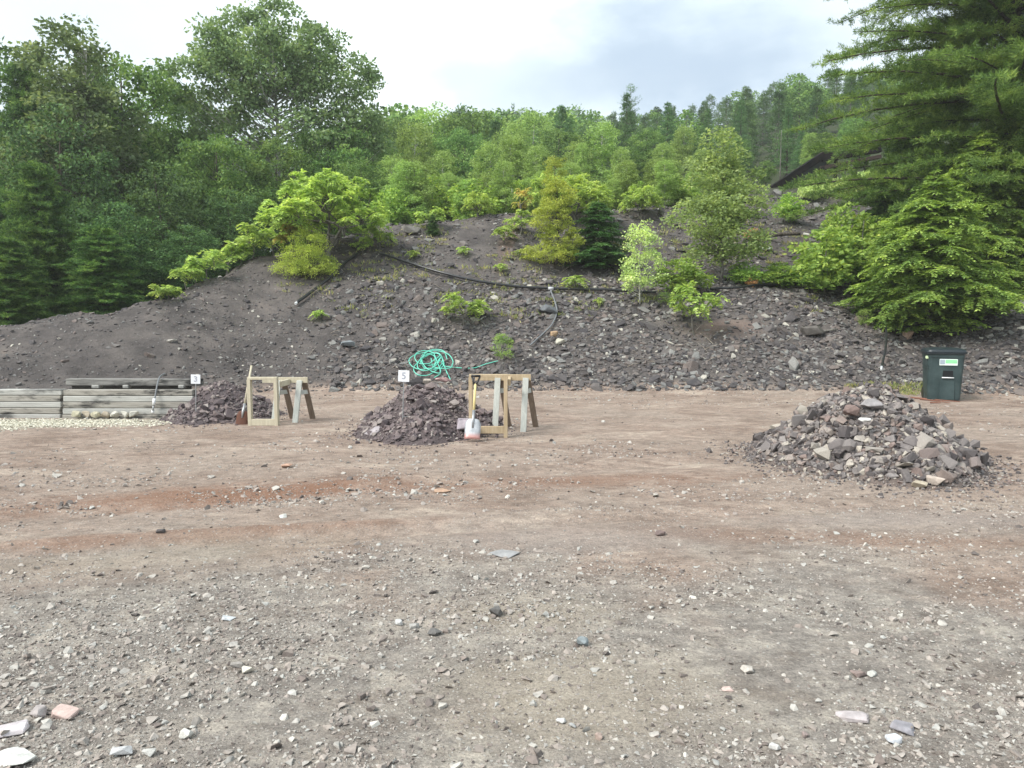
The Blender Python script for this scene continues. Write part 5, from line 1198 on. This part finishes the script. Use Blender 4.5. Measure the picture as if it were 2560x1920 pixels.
# fallen wood on the hillside
def log(u0, v0, u1, v1, r, m, label, name='log', cat='log'):
    a_ = G(u0, v0, 10, 45); b_ = G(u1, v1, 10, 45)
    if abs(a_.y - b_.y) > 1.2: b_ = P(u1, v1, a_.y)
    m_ = MB(); mid = (b_ - a_) / 2 + Vector((0, 0, r * .6)); tube(m_, spline([Vector((0, 0, r)), mid + Vector((0, 0, r)), b_ - a_ + Vector((0, 0, r))], 4), np.linspace(r, r * .7, 9), 8); o = m_.build(name, m, None, True); o.location = a_; return tag(o, label, cat)
log(2008, 588, 2048, 602, .05, PALEB, 'short pale stick on the right slope beside the maple shrub', 'branch', 'branch')
log(1900, 600, 2000, 590, .07, BARK, 'dark rotting log along the eroded ledge', 'log')
log(2092, 828, 2010, 842, .03, GREYB, 'thin grey stick lying on the dark angular boulder', 'branch', 'branch')
log(1650, 535, 1672, 565, .10, GREYB, 'splintered stump lying at the crest left of the tall sapling', 'stump', 'stump')
log(1200, 702 + 100, 1215, 795, .02, PALEB, 'tiny white stick on the talus under the long pipe', 'branch', 'branch')

# black chute on the right mound
CH = mat('chute_steel', (.02, .02, .022), .85, .1); tq = NT(CH); vq = tq.coord('Object'); tq.l(tq.ramp(tq.noise(vq, 1.5, 6, .6), [(.4, (.006, .006, .007)), (.62, (.018, .014, .013)), (.75, (.045, .025, .02))]), tq.b.inputs['Base Color'])
CHG = mat('chute_panel', (.035, .038, .04), .7, .2)
a_ = P(1928, 474, 34); b_ = P(2058, 388, 34.5); root = empty('conveyor_chute', a_, 0, 'long black steel chute slanting up behind the vine-covered mound', 'chute')
m_ = MB(); beam(m_, (0, 0, 0), b_ - a_, .3, .3, bev=.01); m_.build('top_rail', CH, root)
dn = Vector((.10, 0, -.24)); m_ = MB(); beam(m_, dn * 1.05, b_ - a_ + dn * 1.05, .06, .30, bev=.005); m_.build('side_panel', CHG, root)
m_ = MB(); beam(m_, dn * 2.0, b_ - a_ + dn * 2.0, .26, .2, bev=.01); m_.build('bottom_rail', CH, root)
c_ = b_ - a_; m_ = MB(); beam(m_, c_ + Vector((-.1, 0, -.15)), P(2200, 372, 34.5) - a_, .3, .32, bev=.01); m_.build('upper_section', CH, root)
m_ = MB(); beam(m_, c_ + Vector((-.2, -.02, -.62)), P(2200, 392, 34.5) - a_, .3, .16, bev=.01); m_.build('rusty_section', mat('chute_rust', (.04, .024, .02), .7), root)
for u in (2090, 2165):
    q = P(u, 395, 34.5); m_ = MB(); beam(m_, q - a_, Vector((q.x, 34.5, Hf(q.x, 34.5) - .1)) - a_, .12, .12, up=(0, 1, 0)); m_.build('support_leg', CH, root)

# ------------------------------------------------------------------ thin damp air
m_ = MB(); box(m_, (0, 67, 36), (342, 218, 76)); hz = mat('haze_air'); t2 = hz.node_tree; t2.nodes.remove(t2.nodes['Principled BSDF'])
pv = t2.nodes.new('ShaderNodeVolumePrincipled'); pv.inputs['Color'].default_value = (.96, .985, 1, 1); pv.inputs['Density'].default_value = .0008; pv.inputs['Anisotropy'].default_value = .2
t2.links.new(pv.outputs[0], t2.nodes['Material Output'].inputs['Volume'])
o = m_.build('haze', hz); tag(o, 'thin damp haze filling the air over the yard and wood', kind='stuff')
